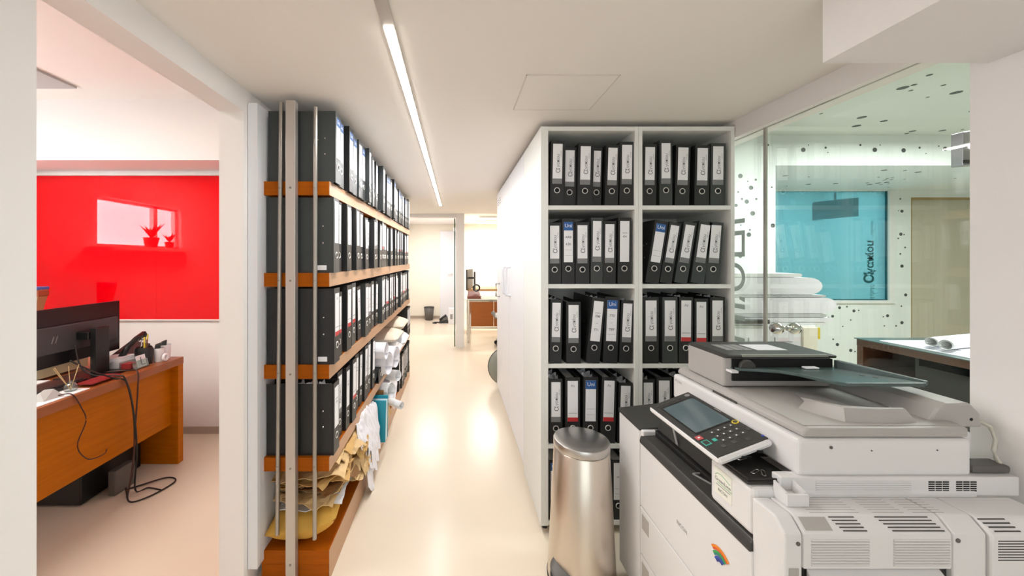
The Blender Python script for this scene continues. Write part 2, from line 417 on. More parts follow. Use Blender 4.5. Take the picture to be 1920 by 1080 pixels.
# glass wall of two panes with joint and bottom rail
def glass_pane(y0, y1, label):
    o = MB().box(XR + .03, XR + .042, y0, y1, .0, 1.93).build('glass_partition', 'clear_glass')
    return tag(o, label, 'glass partition')
g1 = glass_pane(.976, 1.652, 'large clear glass partition pane behind the photocopier')
g2 = glass_pane(1.668, 3.035, 'clear glass partition pane with grey lettering beside the bookcase')
j = MB().box(XR + .031, XR + .041, 1.654, 1.666, 0, 1.93).build('glass_joint_post', 'aluminium'); tag(j, 'slim vertical metal post joining the glass panes', 'post')
letm = text_mesh('ΙΠΟΊΗΥ', .22, basis((0, 0, -1), (0, -1, 0), (-1, 0, 0)), bold=.001)
lt = link('lettering', letm, 'grey_letter', g2); lt.location = (XR + .029, 1.865, 1.16)
# twin round door knobs on the glass
kb = thing('glass_door_knob', 'pair of polished round knobs on the glass partition', 'door knob', (XR + .036, 1.56, 1.045))
for s in (-1, 1):
    k = MB().lathe([(.0, .052), (.016, .05), (.024, .04), (.026, .03), (.022, .018), (.010, .010), (.010, 0)], n=20, axis='x')
    k.v = [(x * s + XR + .036 + s * .006, y + 1.56, z + 1.045) for x, y, z in k.v]
    smooth_by_angle(k.build('knob', 'chrome', kb))
# far end
struct('wall_far', MB().box(-1.25, 4.0, 8.26, 8.4, 0, 2.4), 'cream_wall')
struct('ceiling_far', MB().box(-1.25, 4.0, 5.54, 8.4, 2.11, 2.2), 'ceiling_white')
struct('trim_6', MB().box(-1.1, .0, 5.54, 5.70, 1.965, 2.11), 'wall_white')
struct('wall_far_pier', MB().box(.0, .125, 5.54, 5.70, 0, 2.11), 'wall_white')
struct('wall_far_divider', MB().box(.06, .125, 6.6, 8.26, 0, 2.11), 'wall_white')
struct('wall_far_side', MB().box(2.6, 2.7, 4.3, 8.3, 0, 2.11), 'cream_wall')
struct('wall_far_near', MB().box(XR + .02, 2.7, 4.25, 4.35, 0, 2.11), 'cream_wall')
struct('ceiling_link', MB().box(XR + .1, 2.7, 4.2, 5.54, 2.11, 2.2), 'ceiling_white')
struct('baseboard_far', MB().box(-1.1, .06, 8.248, 8.26, 0, .06), 'baseboard_grey')
d2 = tag(MB().box(-.36, .05, 8.235, 8.26, .0, 1.96).build('door_2', 'white_lacquer', bevel=.003), kind='structure')
MB().tube([(-.09, 8.235, 1.0), (-.09, 8.19, 1.0), (-.19, 8.19, 1.0)], .010).build('door_handle', 'chrome', d2)
gd = thing('glass_door', 'frameless glass door standing open at corridor end, green edge', 'glass door', (-.02, 5.6, 0))
MB().box(-.024, -.016, 5.58, 6.35, .01, 1.95).build('pane', 'clear_glass', gd)
MB().box(-.028, -.012, 5.572, 5.58, .01, 1.95).build('pane_edge', 'edge_green', gd)
for z in (.18, 1.75): MB().box(-.034, -.006, 5.575, 5.63, z, z + .06).build('hinge', 'chrome', gd)
va = thing('ceiling_grille', 'slim slotted air grille above the far doorway', 'air grille', (-.35, 5.9, 2.10))
MB().box(-.72, -.1, 5.86, 5.94, 2.09, 2.108).build('frame', 'white_board', va)
for k in range(3): MB().box(-.66, -.22, 5.872 + k * .022, 5.884 + k * .022, 2.087, 2.09).build('slot', 'slot_dark', va)
# ceiling access panel
cp = thing('ceiling_hatch', 'square flush access hatch in the corridor ceiling', 'access hatch', (.5, 1.5, ZC - .004))
def cpx(px, py):
    y = 690 * (ZC - CAM_Z) / (485 - py); return ((px - 855) * y / 690, y)
ha = [(.262, 1.353), (.60, 1.353), (.60, 1.66), (.262, 1.66)]
MB().prism(ha, 'z', ZC - .003, ZC - .0005).build('hatch_panel', 'ceiling_white', cp)
for q in ((.258, .604, 1.349, 1.352), (.258, .604, 1.661, 1.664), (.258, .261, 1.349, 1.664), (.601, .604, 1.349, 1.664)): MB().box(q[0], q[1], q[2], q[3], ZC - .0035, ZC - .0005).build('seam', 'seam_pale', cp)
# LED strip
ls = thing('led_strip_light', 'long bright recessed strip light along the corridor ceiling', 'strip light', (-.195, 2.7, ZC))
MB().box(-.213, -.177, .35, 4.68, ZC - .006, ZC - .001).build('aluminium_profile', 'aluminium', ls)
MB().box(-.2085, -.1815, 1.06, 4.66, ZC - .009, ZC - .006).build('diffuser', 'led', ls)

# ------------------------------------------------------------------ wooden wall shelving on the left
YS, YE = 1.533, 4.19
BX0, BX1 = -.81, -.529
BOARD_Z = [1.662, 1.280, .896, .511]
sh = thing('wall_shelving', 'long wooden wall shelving with steel post and rods, filled with binders', 'shelving', (-.67, 2.8, 0))
MB().box(-.838, -.80, 1.482, YE, .089, 1.967).build('back_panel', 'white_lacquer', sh)
for z in BOARD_Z:
    b = MB().box(BX0, BX1, YS, YE, z - .057, z).build('shelf_board', 'wood_end', sh)
    MB().box(BX1, BX1 + .0025, YS + .0005, YE, z - .057, z).build('lit_edge_strip', 'wood_edge_lit', b)  # thin strip carrying the lit tone of the front edge
b = MB().box(BX0, BX1, YS, YE, .066, .124).build('shelf_board', 'wood_end', sh)
MB().box(BX1, BX1 + .0025, YS + .0005, YE, .0, .124).build('lit_edge_strip', 'wood_edge_lit', b)
MB().box(BX0, BX1 - .002, YS + .002, YE, 0, .064).build('plinth', 'wood_end', sh)
p = MB().box(-.696, -.6565, 1.501, 1.531, 0, 1.988).build('post', 'aluminium', sh, .002)
for z in (1.63, 1.25, .868, .483, .09):
    MB().lathe([(.0045, 1.4985), (.0045, 1.501)], (-.676, 0, z), 10, 'y').build('screw', 'screw', p)
for xa, xb, zt, zb in ((-.722, -.738, 1.985, .20), (-.580, -.584, 1.966, .182)):
    r = MB().tube([(xa, 1.520, zt), (xb, 1.520, zb)], .0085, 10)
    r = smooth_by_angle(r.build('rod', 'rod_grey', sh))
    for z in (1.63, 1.25, .868, .483):
        t = (zt - z) / (zt - zb); x = xa + (xb - xa) * t
        MB().lathe([(.0035, 1.5095), (.0035, 1.512)], (x, 0, z), 8, 'y').build('screw', 'screw', r)
# far end: second post
MB().box(-.696, -.6565, YE + .002, YE + .032, 0, 1.988).build('post', 'aluminium', sh, .002)

# ------------------------------------------------------------------ lever arch binders
MESH = {}
def cached(key, fn):
    if key not in MESH: MESH[key] = fn()
    return MESH[key]
VX = basis((0, 0, 1), (-1, 0, 0), (0, -1, 0))      # reads upward on a face looking to -y
HX = basis((1, 0, 0), (0, 0, 1), (0, -1, 0))       # reads level on that face
def make_binder(label, group, loc, rotz, w=.072, h=.315, d=.283, style='name', lean=0, grey=False, rivets=0, ring=True, fill=.8, lab=None, hand=None, tag_low=False, sleeves=0):
    """a lever arch binder, spine looking to local -y, standing on its base; parts in local space"""
    t = thing('lever_arch_binder', label, 'binder', loc, group, rotz)
    t.rotation_euler = (0, lean, rotz)
    cm = 'binder_grey' if grey else 'binder_black'
    def cover():
        mb = MB()
        th = .0028
        mb.box(-w / 2, -w / 2 + th, 0.001, d, 0, h); mb.box(w / 2 - th, w / 2, .001, d, 0, h); mb.box(-w / 2, w / 2, 0, .003, 0, h)
        return mb.mesh('cover')
    link('cover', cached(('cover', w, h, d, cm), cover), cm, t)
    ph = h * .935
    link('paper_block', cached(('paper', w, h, d, fill), lambda: MB().box(-w / 2 * fill, w / 2 * fill, .03, d - .012, .004, ph).mesh('paper_block')), 'paper' if fill > .7 else 'paper_grey', t)
    link('lever_mechanism', cached(('lever', w), lambda: MB().tube([(-w * .25, .05, .06), (-w * .25, .05, .20)], .004, 6).tube([(w * .25, .05, .06), (w * .25, .05, .20)], .004, 6).mesh('lever')), 'chrome', t)
    for k in range(sleeves):
        yy = .05 + .05 * k
        def sleeve(yy=yy, k=k):
            return MB().grid(8, 3, lambda u, v: ((u - .5) * w * .8, yy + .012 * math.sin(u * 9 + k * 2) + v * .008, ph - .01 + v * (.022 + .012 * math.sin(u * 7 + k)))).mesh('plastic_sleeve')
        link('plastic_sleeve', cached(('sleeve', w, h, k), sleeve), 'bag_plastic', t, solid=.0006)
    zr = h * .235
    if ring:
        rg = smooth_by_angle(link('finger_ring', cached('ring', lambda: MB().torus((0, 0, 0), .0125, .0022, 'y', 18, 6).mesh('finger_ring')), 'nickel', t)); rg.location = (0, -.0008, zr)
        hl = link('finger_hole', cached('hole', lambda: MB().lathe([(.0115, -.0008), (.0115, .0)], n=16, axis='y').mesh('finger_hole')), 'hole_black', rg)
    lw, l0, l1 = lab or (w * .68, h * .36, h * .93)
    lp = link('spine_label', cached(('label', round(lw, 4), round(l0, 4), round(l1, 4)), lambda: MB().box(-lw / 2, lw / 2, -.0012, 0, l0, l1).mesh('spine_label')), 'label_white', t)
    lh = l1 - l0
    def sub(name, mb, m): link(name, cached((name, m, round(lw, 4), round(l0, 4), round(l1, 4)), lambda: mb.mesh(name)), m, lp)
    def txt(body, size, M, x, z, m='ink_grey'):
        o = link('lettering', text_mesh(body, size, M, key=(body, size, 'v' if M is VX else 'h', m)), m, lp); o.location = (x, -.0018, z)
    if style in ('name', 'redname'):
        if style == 'name':
            sub('label_band', MB().box(-lw / 2, lw / 2, -.0017, -.0012, l0, l0 + lh * .13), 'label_band')
            txt('γαπίου', .020, VX, .003, l0 + lh * .58)
            txt('α', .040, VX, .001, l0 + lh * .335)
            txt('μηχανικός', .006, VX, lw * .34, l0 + lh * .75)
        else:
            sub('label_band', MB().box(-lw / 2, lw / 2, -.0017, -.0012, l0, l0 + lh * .10), 'label_red')
            txt('Αγ', .016, HX, 0, l0 + lh * .88)
            sub('label_line', MB().box(-lw * .42, lw * .42, -.0016, -.0012, l0 + lh * .20, l0 + lh * .21), 'ink_grey')
    elif style == 'uni':
        sub('label_header', MB().box(-lw / 2, lw / 2, -.0017, -.0012, l1 - lh * .21, l1), 'label_blue')
        txt('Uni', .026, HX, 0, l1 - lh * .095, 'text_white')
        for q in (.30, .42, .54):
            sub('label_line_%d' % 0 if False else 'label_line', MB().box(-lw * .4, lw * .4, -.0016, -.0012, l0 + lh * .30, l0 + lh * .304).box(-lw * .4, lw * .4, -.0016, -.0012, l0 + lh * .16, l0 + lh * .164), 'ink_grey')
            break
    elif style == 'lines':
        sub('label_line', MB().box(-lw * .28, lw * .28, -.0016, -.0012, l0 + lh * .70, l0 + lh * .71), 'ink_grey')
        txt('636', .013, HX, 0, l0 + lh * .62, 'ink')
    if hand:
        for i, s in enumerate(hand):
            txt(s, .017, HX, 0, l0 + lh * (.62 - .17 * i), 'ink')
    if tag_low:
        link('barcode_sticker', cached(('bar', w), lambda: MB().box(-w / 2 - .0006, -w / 2, .03, .068, .012, .032).mesh('barcode_sticker')), 'label_white', t)
    if rivets:
        for s in ((-1,) if rivets == 1 else (-1, 1)):
            for y, z in ((.045, .195), (.075, .188), (.045, .125), (.078, .132)):
                rv = link('rivet', cached(('rivet', s, w), lambda: MB().lathe([(.0035, s * w / 2), (.0025, s * (w / 2 + .0012))], n=8, axis='x').mesh('rivet')), 'chrome', t)
                rv.location = (0, y, z * h / .315)
    return t
rs = random.Random(11)
rows = [('top', 1.662), ('second', 1.280), ('third', .896)]
GSH = 'binders on the wooden wall shelving'
def shelf_binder(i, shelf, z, y, w, hh, xs, style, lean, **kw):
    lb = {'name': 'with name label', 'redname': 'with red-footed label', 'uni': 'with blue-topped label', 'lines': 'with handwritten label'}[style]
    label = 'black binder %s, %s from the steel post on the %s shelf of the wooden shelving' % (lb, ORD[i], shelf)
    words = label.split()
    if len(words) > 16: label = 'black binder %s, %s from steel post, wooden shelving, %s shelf' % (lb, ORD[i], shelf)
    zoff = math.sin(abs(lean)) * w / 2
    return make_binder(label, GSH, (xs, y, z + zoff), math.pi / 2, w, hh, style=style, lean=lean, **kw)
for shelf, z in rows:
    y = 1.55 if shelf != 'third' else 1.545
    i = 0
    while y < YE - .09 and i < 34:
        w = rs.choice((.072, .072, .078, .052))
        hh = rs.choice((.315, .318, .300, .292, .318)) if shelf != 'top' else rs.choice((.300, .290, .308))
        if i == 0: w, hh = .072, .30 if shelf == 'top' else .318
        st = {'top': rs.choice(('uni', 'uni', 'name', 'lines', 'lines')), 'second': rs.choice(('lines', 'lines', 'redname', 'name')), 'third': rs.choice(('lines', 'redname', 'lines', 'name'))}[shelf]
        if shelf == 'third' and i < 4: st = 'redname'
        if shelf == 'top' and i < 4: st = 'uni'
        lean = rs.uniform(-.015, .02)
        if i > 3 and rs.random() < .35: lean = rs.choice((-1, 1, 1)) * rs.uniform(.025, .065)
        xs = -.512 + rs.uniform(-.022, .008)
        if shelf == 'top': xs = -.508 + rs.uniform(-.012, .008)
        gap = .004 + abs(lean) * .30 + (rs.uniform(.008, .05) if rs.random() < .25 else 0)
        y += w / 2
        if shelf == 'top' and i in (6, 11, 16): xs += .02; gap += .02     # stand proud so their cover shows
        kw = dict(grey=rs.random() < (.45 if shelf == 'top' else .2), rivets=2 if i in (0, 6, 11, 16) or rs.random() < .15 else 0, fill=rs.choice((.86, .8, .65)), tag_low=rs.random() < .2)
        if shelf == 'second': kw['lab'] = (w * .62, hh * .40, hh * .96)
        if i == 0: lean = 0; kw['tag_low'] = shelf != 'top'
        shelf_binder(i, shelf, z, y, w, hh, xs, st, lean, **kw)
        y += w / 2 + gap; i += 1
# fourth shelf: nine binders then bundles
y = 1.55
for i, (w, hh, st, xs, lean, gap) in enumerate(((.074, .300, 'lines', -.515, 0, .045), (.072, .305, 'name', -.54, .03, .03), (.060, .298, 'lines', -.53, .03, .02), (.074, .312, 'redname', -.522, .03, .035),
                                          (.072, .306, 'lines', -.54, .04, .02), (.06, .30, 'lines', -.54, .05, .02), (.072, .315, 'name', -.53, .04, .02), (.072, .318, 'lines', -.535, .05, .03), (.072, .315, 'lines', -.53, .06, .02))):
    y += w / 2
    shelf_binder(i, 'fourth', .511, y, w, hh, xs, st, lean, rivets=2 if i == 0 else 0, fill=.8, sleeves=3 if i == 0 else 0)
    y += w / 2 + gap
y4 = y
# ------------------------------------------------------------------ paper goods on the lower shelves
def sheet(name, label, cat, group, m, c, lx, ly, amp, seed, nx=12, ny=10, rot=0, edge=None, droop=0, thick=.003, crease=6, tilt=0, parent=None):
    rr = random.Random(seed)
    ph = [rr.uniform(0, 6.28) for _ in range(6)]
    ca, sa = math.cos(rot), math.sin(rot)
    off = Vector((rr.uniform(0, 50), rr.uniform(0, 50), 0))
    def fn(u, v):
        x, y = (u - .5) * lx, (v - .5) * ly
        X, Y = x * ca - y * sa, x * sa + y * ca
        n = noise.noise(Vector((X * crease * 1.6, Y * crease * 1.6, seed)) + off)
        n2 = noise.noise(Vector((X * crease * 4, Y * crease * 4, seed + 9)) + off)
        z = amp * (n * 1.3 + .5 * abs(n2) + .25 * math.sin(ph[0] + X * 22)) + tilt * X
        XX, YY = c[0] + X, c[1] + Y
        ZZ = c[2] + z
        if edge is not None and XX > edge:
            e = XX - edge
            XX = edge + e * max(.25, 1 - droop * .9); ZZ -= droop * e * (1 + 1.5 * e) 
        return (XX + n2 * amp * .4, YY + n * amp * .5, ZZ)
    mb = MB().grid(nx, ny, fn)
    mb.v = [(x, yy, max(zz, .1255 if x < -.53 else .004)) for x, yy, zz in mb.v]
    o = mb.build(name, m, origin=(c[0], c[1], c[2] - .02) if parent is None else None, parent=parent, solid=thick)
    for p_ in o.data.polygons: p_.use_smooth = False
    return tag(o, label, cat, group) if parent is None else o
def pillow(c, lx, ly, lz, seed, rot=0, amp=.006, nx=18, ny=14):
    off = seed * 7.3; ca, sa = math.cos(rot), math.sin(rot)
    mb = MB()
    def sd(sgn):
        def fn(u, v):
            a, b = u * 2 - 1, v * 2 - 1
            k = max(0, 1 - abs(a) ** 2.6) ** .5 * max(0, 1 - abs(b) ** 2.6) ** .5
            n = noise.noise(Vector((u * 4 + off, v * 4, seed)))
            x, y = a * lx / 2, b * ly / 2
            return (c[0] + x * ca - y * sa, c[1] + x * sa + y * ca, c[2] + lz / 2 + sgn * k * lz / 2 + n * amp * k)
        return fn
    mb.grid(nx, ny, sd(1)).grid(nx, ny, sd(-1))
    return mb
G5 = 'brown envelopes piled on the bottom shelf'
o = pillow((-.665, 1.645, .128), .285, .205, .125, 3, .12, .01).build('padded_envelope', 'envelope_gold', origin=(-.66, 1.645, .128), smooth=True)
for v in o.data.vertices:      # the envelope sags at its mouth
    if v.co.x > .03: v.co.z += (v.co.x - .03) * .35
tag(o, 'golden brown padded envelope bulging at the end of the bottom shelf', 'envelope', G5)
adjs = ['pale', 'wide', 'torn', 'crinkled', 'long', 'dark', 'folded', 'flat']
rp_ = random.Random(21)
sheet('loose_paper', 'crumpled white plastic sleeve lying on the golden padded envelope', 'paper', 'white papers on the bottom shelf', 'bag_plastic', (-.645, 1.70, .268), .27, .24, .016, 5, rot=.2, edge=-.53, droop=.25)
sheet('loose_paper', 'small grey crumpled paper between padded envelope and brown pile', 'paper', 'white papers on the bottom shelf', 'paper_grey', (-.66, 1.74, .25), .24, .24, .014, 8, rot=-.2)
for k in range(17):
    zc = .285 + k * .0098
    m = rp_.choice(('envelope', 'envelope_pale', 'envelope', 'envelope_pale')) if k not in (3, 8, 13) else 'kraft_dark'
    sheet('brown_envelope', 'crumpled %s brown envelope, %s layer up in the pile beneath the fourth shelf' % ({'kraft_dark': 'dark', 'envelope': 'tan', 'envelope_pale': 'pale'}[m], ORD[k]), 'envelope', G5, m,
          (-.66 + rp_.uniform(-.01, .03), 1.67 + rp_.uniform(-.02, .20), zc), rp_.uniform(.24, .30), rp_.uniform(.24, .34), rp_.uniform(.012, .020), 40 + k, nx=16, ny=14, rot=rp_.uniform(-.4, .4), edge=-.53, droop=rp_.uniform(.15, .6), crease=9)
for k, (yy, zz, m, dr_, lx) in enumerate(((1.90, .40, 'envelope_pale', .4, .28), (1.97, .36, 'envelope', .5, .30), (2.05, .27, 'envelope_pale', .7, .34), (1.86, .30, 'envelope_pale', .5, .28), (2.13, .25, 'envelope', .7, .34), (2.00, .22, 'envelope_pale', .6, .30))):
    sheet('brown_envelope', 'brown envelope hanging over the bottom shelf edge, %s from the steel post' % ORD[k], 'envelope', 'brown envelopes spilling over the shelf edge', m, (-.60, yy, zz), lx, .18, .024, 70 + k, nx=14, ny=12, rot=rp_.uniform(-.4, .4), edge=-.525, droop=dr_, crease=9)
for k, (yy, zz, dr_, lx, ly) in enumerate(((1.99, .46, .8, .36, .12), (2.07, .47, 1.2, .40, .14), (2.14, .46, 1.5, .46, .15), (2.22, .45, 1.6, .46, .16), (2.29, .43, 1.5, .46, .15), (2.36, .40, 1.4, .42, .14), (2.18, .38, 1.7, .48, .12))):
    sheet('loose_paper', 'white sheet spilling down over the bottom shelf, %s from the steel post' % ORD[k], 'paper', 'white papers spilling over the shelf edge', 'paper_soft', (-.58, yy, zz), lx, ly, .022, 90 + k, nx=18, ny=12, rot=rp_.uniform(-.35, .35), edge=-.525, droop=dr_, crease=8)
# teal folder standing at the shelf edge
tf = thing('teal_folder', 'bright teal folder wedged upright among papers on the bottom shelf', 'folder', (-.52, 2.47, .126))
MB().hexa([(-.60, 2.43, .126), (-.468, 2.43, .126), (-.468, 2.445, .126), (-.60, 2.445, .126)], [(-.60, 2.43, .40), (-.462, 2.43, .40), (-.462, 2.445, .40), (-.60, 2.445, .40)]).build('cover', 'folder_teal', tf, .002)
MB().hexa([(-.60, 2.447, .126), (-.468, 2.447, .126), (-.468, 2.50, .126), (-.60, 2.50, .126)], [(-.60, 2.447, .39), (-.464, 2.447, .39), (-.464, 2.50, .39), (-.60, 2.50, .39)]).build('paper_block', 'folder_pale', tf, .002)
MB().hexa([(-.60, 2.502, .126), (-.466, 2.502, .126), (-.466, 2.515, .126), (-.60, 2.515, .126)], [(-.60, 2.502, .41), (-.462, 2.502, .41), (-.462, 2.515, .41), (-.60, 2.515, .41)]).build('cover', 'folder_teal', tf, .002)
kb_ = thing('cardboard_wallet', 'brown cardboard wallet behind the teal folder', 'wallet', (-.6, 2.56, .126))
MB().box(-.78, -.50, 2.53, 2.55, .126, .43).build('back', 'kraft_dark', kb_, .002)
MB().box(-.77, -.50, 2.552, 2.62, .126, .38).build('contents', 'paper_grey', kb_, .003)
def roll(label, group, a, b, r, m='paper', turns=1.6, name='paper_roll'):
    a, b = Vector(a), Vector(b); d = (b - a); L = d.length; d.normalize()
    s = d.cross(Vector((0, 0, 1))).normalized(); u = s.cross(d)
    n = 44
    def fn(i, j):
        th = i * turns * 2 * math.pi; rad = r * (1 - .28 * i)
        return a + d * (L * j) + s * (rad * math.cos(th)) + u * (rad * math.sin(th))
    o = MB().grid(n, 2, fn).build(name, m, origin=tuple(a - Vector((0, 0, r))), solid=.0015, smooth=True)
    return tag(o, label, 'paper roll', group)
GR = 'rolled drawings on the shelving'
roll('fat white drawing roll lying across the bottom shelf behind the teal folder', GR, (-.78, 2.78, .36), (-.46, 2.62, .40), .055)
roll('thin white drawing roll jutting out over the bottom shelf edge', GR, (-.75, 2.92, .29), (-.40, 2.70, .26), .030)
roll('white drawing roll with open end, third on the bottom shelf', GR, (-.76, 3.02, .40), (-.45, 2.86, .43), .045)
sheet('loose_paper', 'broad white drawing sheet draped beside the rolls on the bottom shelf', 'paper', 'white papers on the bottom shelf', 'paper_soft', (-.57, 2.92, .38), .38, .34, .018, 131, rot=.3, edge=-.52, droop=.9)
sheet('loose_paper', 'pale envelope tangled between the rolls on the bottom shelf', 'paper', 'white papers on the bottom shelf', 'envelope_pale', (-.57, 2.70, .33), .32, .24, .025, 137, rot=-.3, edge=-.52, droop=.9)
b_ = pillow((-.66, 3.12, .128), .26, .34, .17, 9, 0, .012).build('wrapped_bundle', 'bag_plastic', origin=(-.66, 3.12, .128), smooth=True); tag(b_, 'white plastic wrapped bundle under the rolls on the bottom shelf', 'bundle')
for k in range(9):
    make_binder('black binder near the corridor end of the bottom shelf, %s from the post' % ORD[k], 'binders at the far end of the bottom shelf', (-.515 + rs.uniform(-.01, .01), 3.40 + k * .082, .124), math.pi / 2, .072, .312, style='lines', lean=0, fill=.8)
# support under rolls: a brown box of drawings
bxo = thing('storage_box', 'low brown archive box beneath the drawing rolls, bottom shelf', 'box', (-.66, 2.8, .124))
MB().box(-.785, -.55, 2.64, 2.93, .1245, .25).build('box_body', 'kraft_dark', bxo, .003); MB().box(-.787, -.548, 2.638, 2.932, .25, .262).build('box_lid', 'envelope', bxo, .002)
# fourth shelf far part
t = make_binder('black box file lying flat beside the fourth shelf binders', 'box files', (-.51, y4 + .07, .511), math.pi / 2, .09, .30, style='lines', lean=0)
t.rotation_euler = (0, math.pi / 2, math.pi / 2); t.location = (-.512, y4 + .02, .511 + .045)
G4 = 'wrapped drawing rolls on the fourth shelf'
roll('large white drawing roll on the fourth shelf beside the binders', G4, (-.78, y4 + .22, .60), (-.47, y4 + .16, .605), .085, 'paper_soft')
roll('clear-sleeved drawing roll with dark rim above the fourth shelf binders', G4, (-.79, y4 + .10, .715), (-.47, y4 + .07, .715), .060, 'paper_soft')
roll('second large white drawing roll on the fourth shelf', G4, (-.78, y4 + .42, .60), (-.45, y4 + .36, .595), .085, 'paper_soft')
for k, (dy, zz, lx, ly, lz, m, lab) in enumerate(((.62, .511, .34, .34, .15, 'bag_plastic', 'white plastic parcel lying low on the fourth shelf'), (.64, .655, .34, .36, .10, 'tan_plastic', 'beige parcel resting on a white parcel, fourth shelf'), (.98, .511, .36, .32, .17, 'bag_plastic', 'white plastic parcel at the far end of the fourth shelf'), (1.00, .68, .34, .36, .12, 'tan_plastic', 'beige wrapped parcel topping the far end of the fourth shelf'))):
    o = pillow((-.63, y4 + dy, zz), lx, ly, lz, 20 + k, 0, .012).build('wrapped_bundle', m, origin=(-.63, y4 + dy, zz), smooth=True); tag(o, lab, 'bundle', 'wrapped parcels on the fourth shelf')
for k in range(3):
    make_binder('black binder at the far end of the fourth shelf, %s from the parcels' % ORD[k], 'binders at the far end of the fourth shelf', (-.515, 3.94 + k * .083, .511), math.pi / 2, .072, .30, style='lines', fill=.8)

# ------------------------------------------------------------------ white bookcases and binders on the right
SB = 690 / 1.79
BKY, BKD = 1.79, .45
def kx(px): return (px - 855) / SB
def kz(py): return CAM_Z - (py - 485) / SB
SH_Z = [kz(385), kz(533), kz(683), kz(834), .062]
def bookcase(x0, x1, label, lwide=.018):
    t = thing('bookcase', label, 'bookcase', ((x0 + x1) / 2, BKY + BKD / 2, 0), 'white bookcases')
    zt = kz(237)
    MB().box(x0, x0 + lwide, BKY, BKY + BKD, .04, zt).build('side_panel', 'white_board', t, .001)
    MB().box(x1 - .018, x1, BKY, BKY + BKD, .04, zt).build('side_panel', 'white_board', t, .001)
    MB().box(x0 + lwide, x1 - .018, BKY + .002, BKY + BKD, zt - .02, zt).build('top_panel', 'white_board', t)
    MB().box(x0 + lwide, x1 - .018, BKY + BKD - .006, BKY + BKD, .04, zt - .02).build('back_panel', 'white_board', t)
    for z in SH_Z: MB().box(x0 + lwide, x1 - .018, BKY + .004, BKY + BKD - .006, z - .02, z).build('shelf', 'white_board', t)
    for x in (x0 + .03, x1 - .03):
        for yy in (BKY + .05, BKY + BKD - .05): MB().lathe([(.013, 0), (.013, .04)], (x, yy, 0), 12).build('foot', 'black_plastic', t)
    return t
bookcase(.413, .888, 'white open bookcase of black binders behind the steel bin', .036)
bookcase(.889, 1.356, 'white open bookcase of black binders against the glass wall', .018)
DEF = (.0, 0)
def bb(row, col, i, n, pxc, top, style, lean=0, w=.070, grey=False, yoff=0, hand=None, ring=True, lab=None):
    z = SH_Z[row]
    h = min(.325, max(.27, (kz(top) - z) / math.cos(lean)))
    x = kx(pxc)
    zoff = math.sin(abs(lean)) * w / 2
    shelf = ('top', 'second', 'third', 'fourth', 'bottom')[row]; case = ('left', 'right')[col]
    kind = {'name': 'name-labelled', 'redname': 'red-footed', 'uni': 'blue-headed', 'lines': 'plain-labelled'}[style]
    label = '%s %s binder, %s from the left on the %s shelf of the %s white bookcase' % ('grey' if grey else 'black', kind, ORD[i], shelf, case)
    make_binder(label, 'binders in the white bookcases', (x, BKY + .012 + yoff, z + zoff), 0, w, h, style=style, lean=lean, grey=grey, rivets=1, fill=rs.choice((.86, .7, .8)), hand=hand, sleeves=3 if row in (2, 3) and i % 2 == 0 else 0, lab=lab or (w * .70, h * .335, h * .95))
A = lambda c: 1000 + c * .2963
B_ = lambda c: 220 + c * .2963
r11 = [(152, 143, 'name', .02, .066), (240, 178, 'name', .015, .064), (330, 160, 'name', .02, .070), (412, 182, 'name', .03, .050), (500, 170, 'name', .03, .064), (597, 150, 'name', .01, .070)]
r12 = [(742, 165, 'name', .015, .066), (848, 138, 'name', 0, .062), (950, 168, 'name', .025, .070), (1075, 172, 'name', .02, .072), (1178, 160, 'name', .01, .072)]
r21 = [(139, 665, 'name', 0, .064), (226, 640, 'uni', 0, .062), (316, 662, 'name', 0, .068), (406, 630, 'name', .01, .058), (487, 655, 'name', .01, .062), (582, 630, 'lines', .01, .064)]
r22 = [(745, 660, 'uni', .16, .066), (832, 670, 'name', .165, .058), (928, 668, 'name', .165, .062), (1035, 665, 'name', .14, .066), (1142, 665, 'name', .075, .068)]
for i, (c, tp, st, ln, w) in enumerate(r11): bb(0, 0, i, 6, A(c), B_(tp), st, ln, w, yoff=.02 if i in (1, 3) else 0)
for i, (c, tp, st, ln, w) in enumerate(r12): bb(0, 1, i, 5, A(c), B_(tp), st, ln, w, grey=i in (1, 4))
for i, (c, tp, st, ln, w) in enumerate(r21): bb(1, 0, i, 6, A(c), B_(tp), st, ln, w, grey=i == 3, hand=('ARB', '636') if i == 1 else None)
for i, (c, tp, st, ln, w) in enumerate(r22): bb(1, 1, i, 5, A(c) + (4 if ln > .1 else 0), B_(tp), st, ln, w, grey=i > 1)
C6 = lambda c: 1000 + c * .5188
D6 = lambda c: 520 + c * .5188
r31 = [(82, 82, 'name', .02, .058), (148, 90, 'name', 0, .070), (218, 78, 'lines', .10, .066), (281, 72, 'uni', .04, .070), (337, 85, 'name', .04, .062)]
r32 = [(430, 62, 'name', 0, .076), (499, 65, 'name', 0, .074), (556, 65, 'redname', .01, .068), (613, 78, 'redname', 0, .066), (672, 68, 'name', 0, .072)]
r41 = [(84, 370, 'name', 0, .064), (145, 365, 'redname', 0, .072), (209, 360, 'uni', .01, .072), (272, 365, 'redname', .03, .072), (332, 385, 'name', .03, .066)]
r42 = [(420, 372, 'name', 0, .064), (478, 360, 'name', 0, .074), (540, 366, 'name', 0, .07), (600, 366, 'name', 0, .07), (660, 366, 'name', 0, .07)]
for i, (c, tp, st, ln, w) in enumerate(r31): bb(2, 0, i, 5, C6(c), D6(tp), st, ln, w, hand=(('770', '–', '771') if i == 2 else ('772', '–', '789') if i == 3 else None))
for i, (c, tp, st, ln, w) in enumerate(r32): bb(2, 1, i, 5, C6(c), D6(tp), st, ln, w, grey=i == 1)
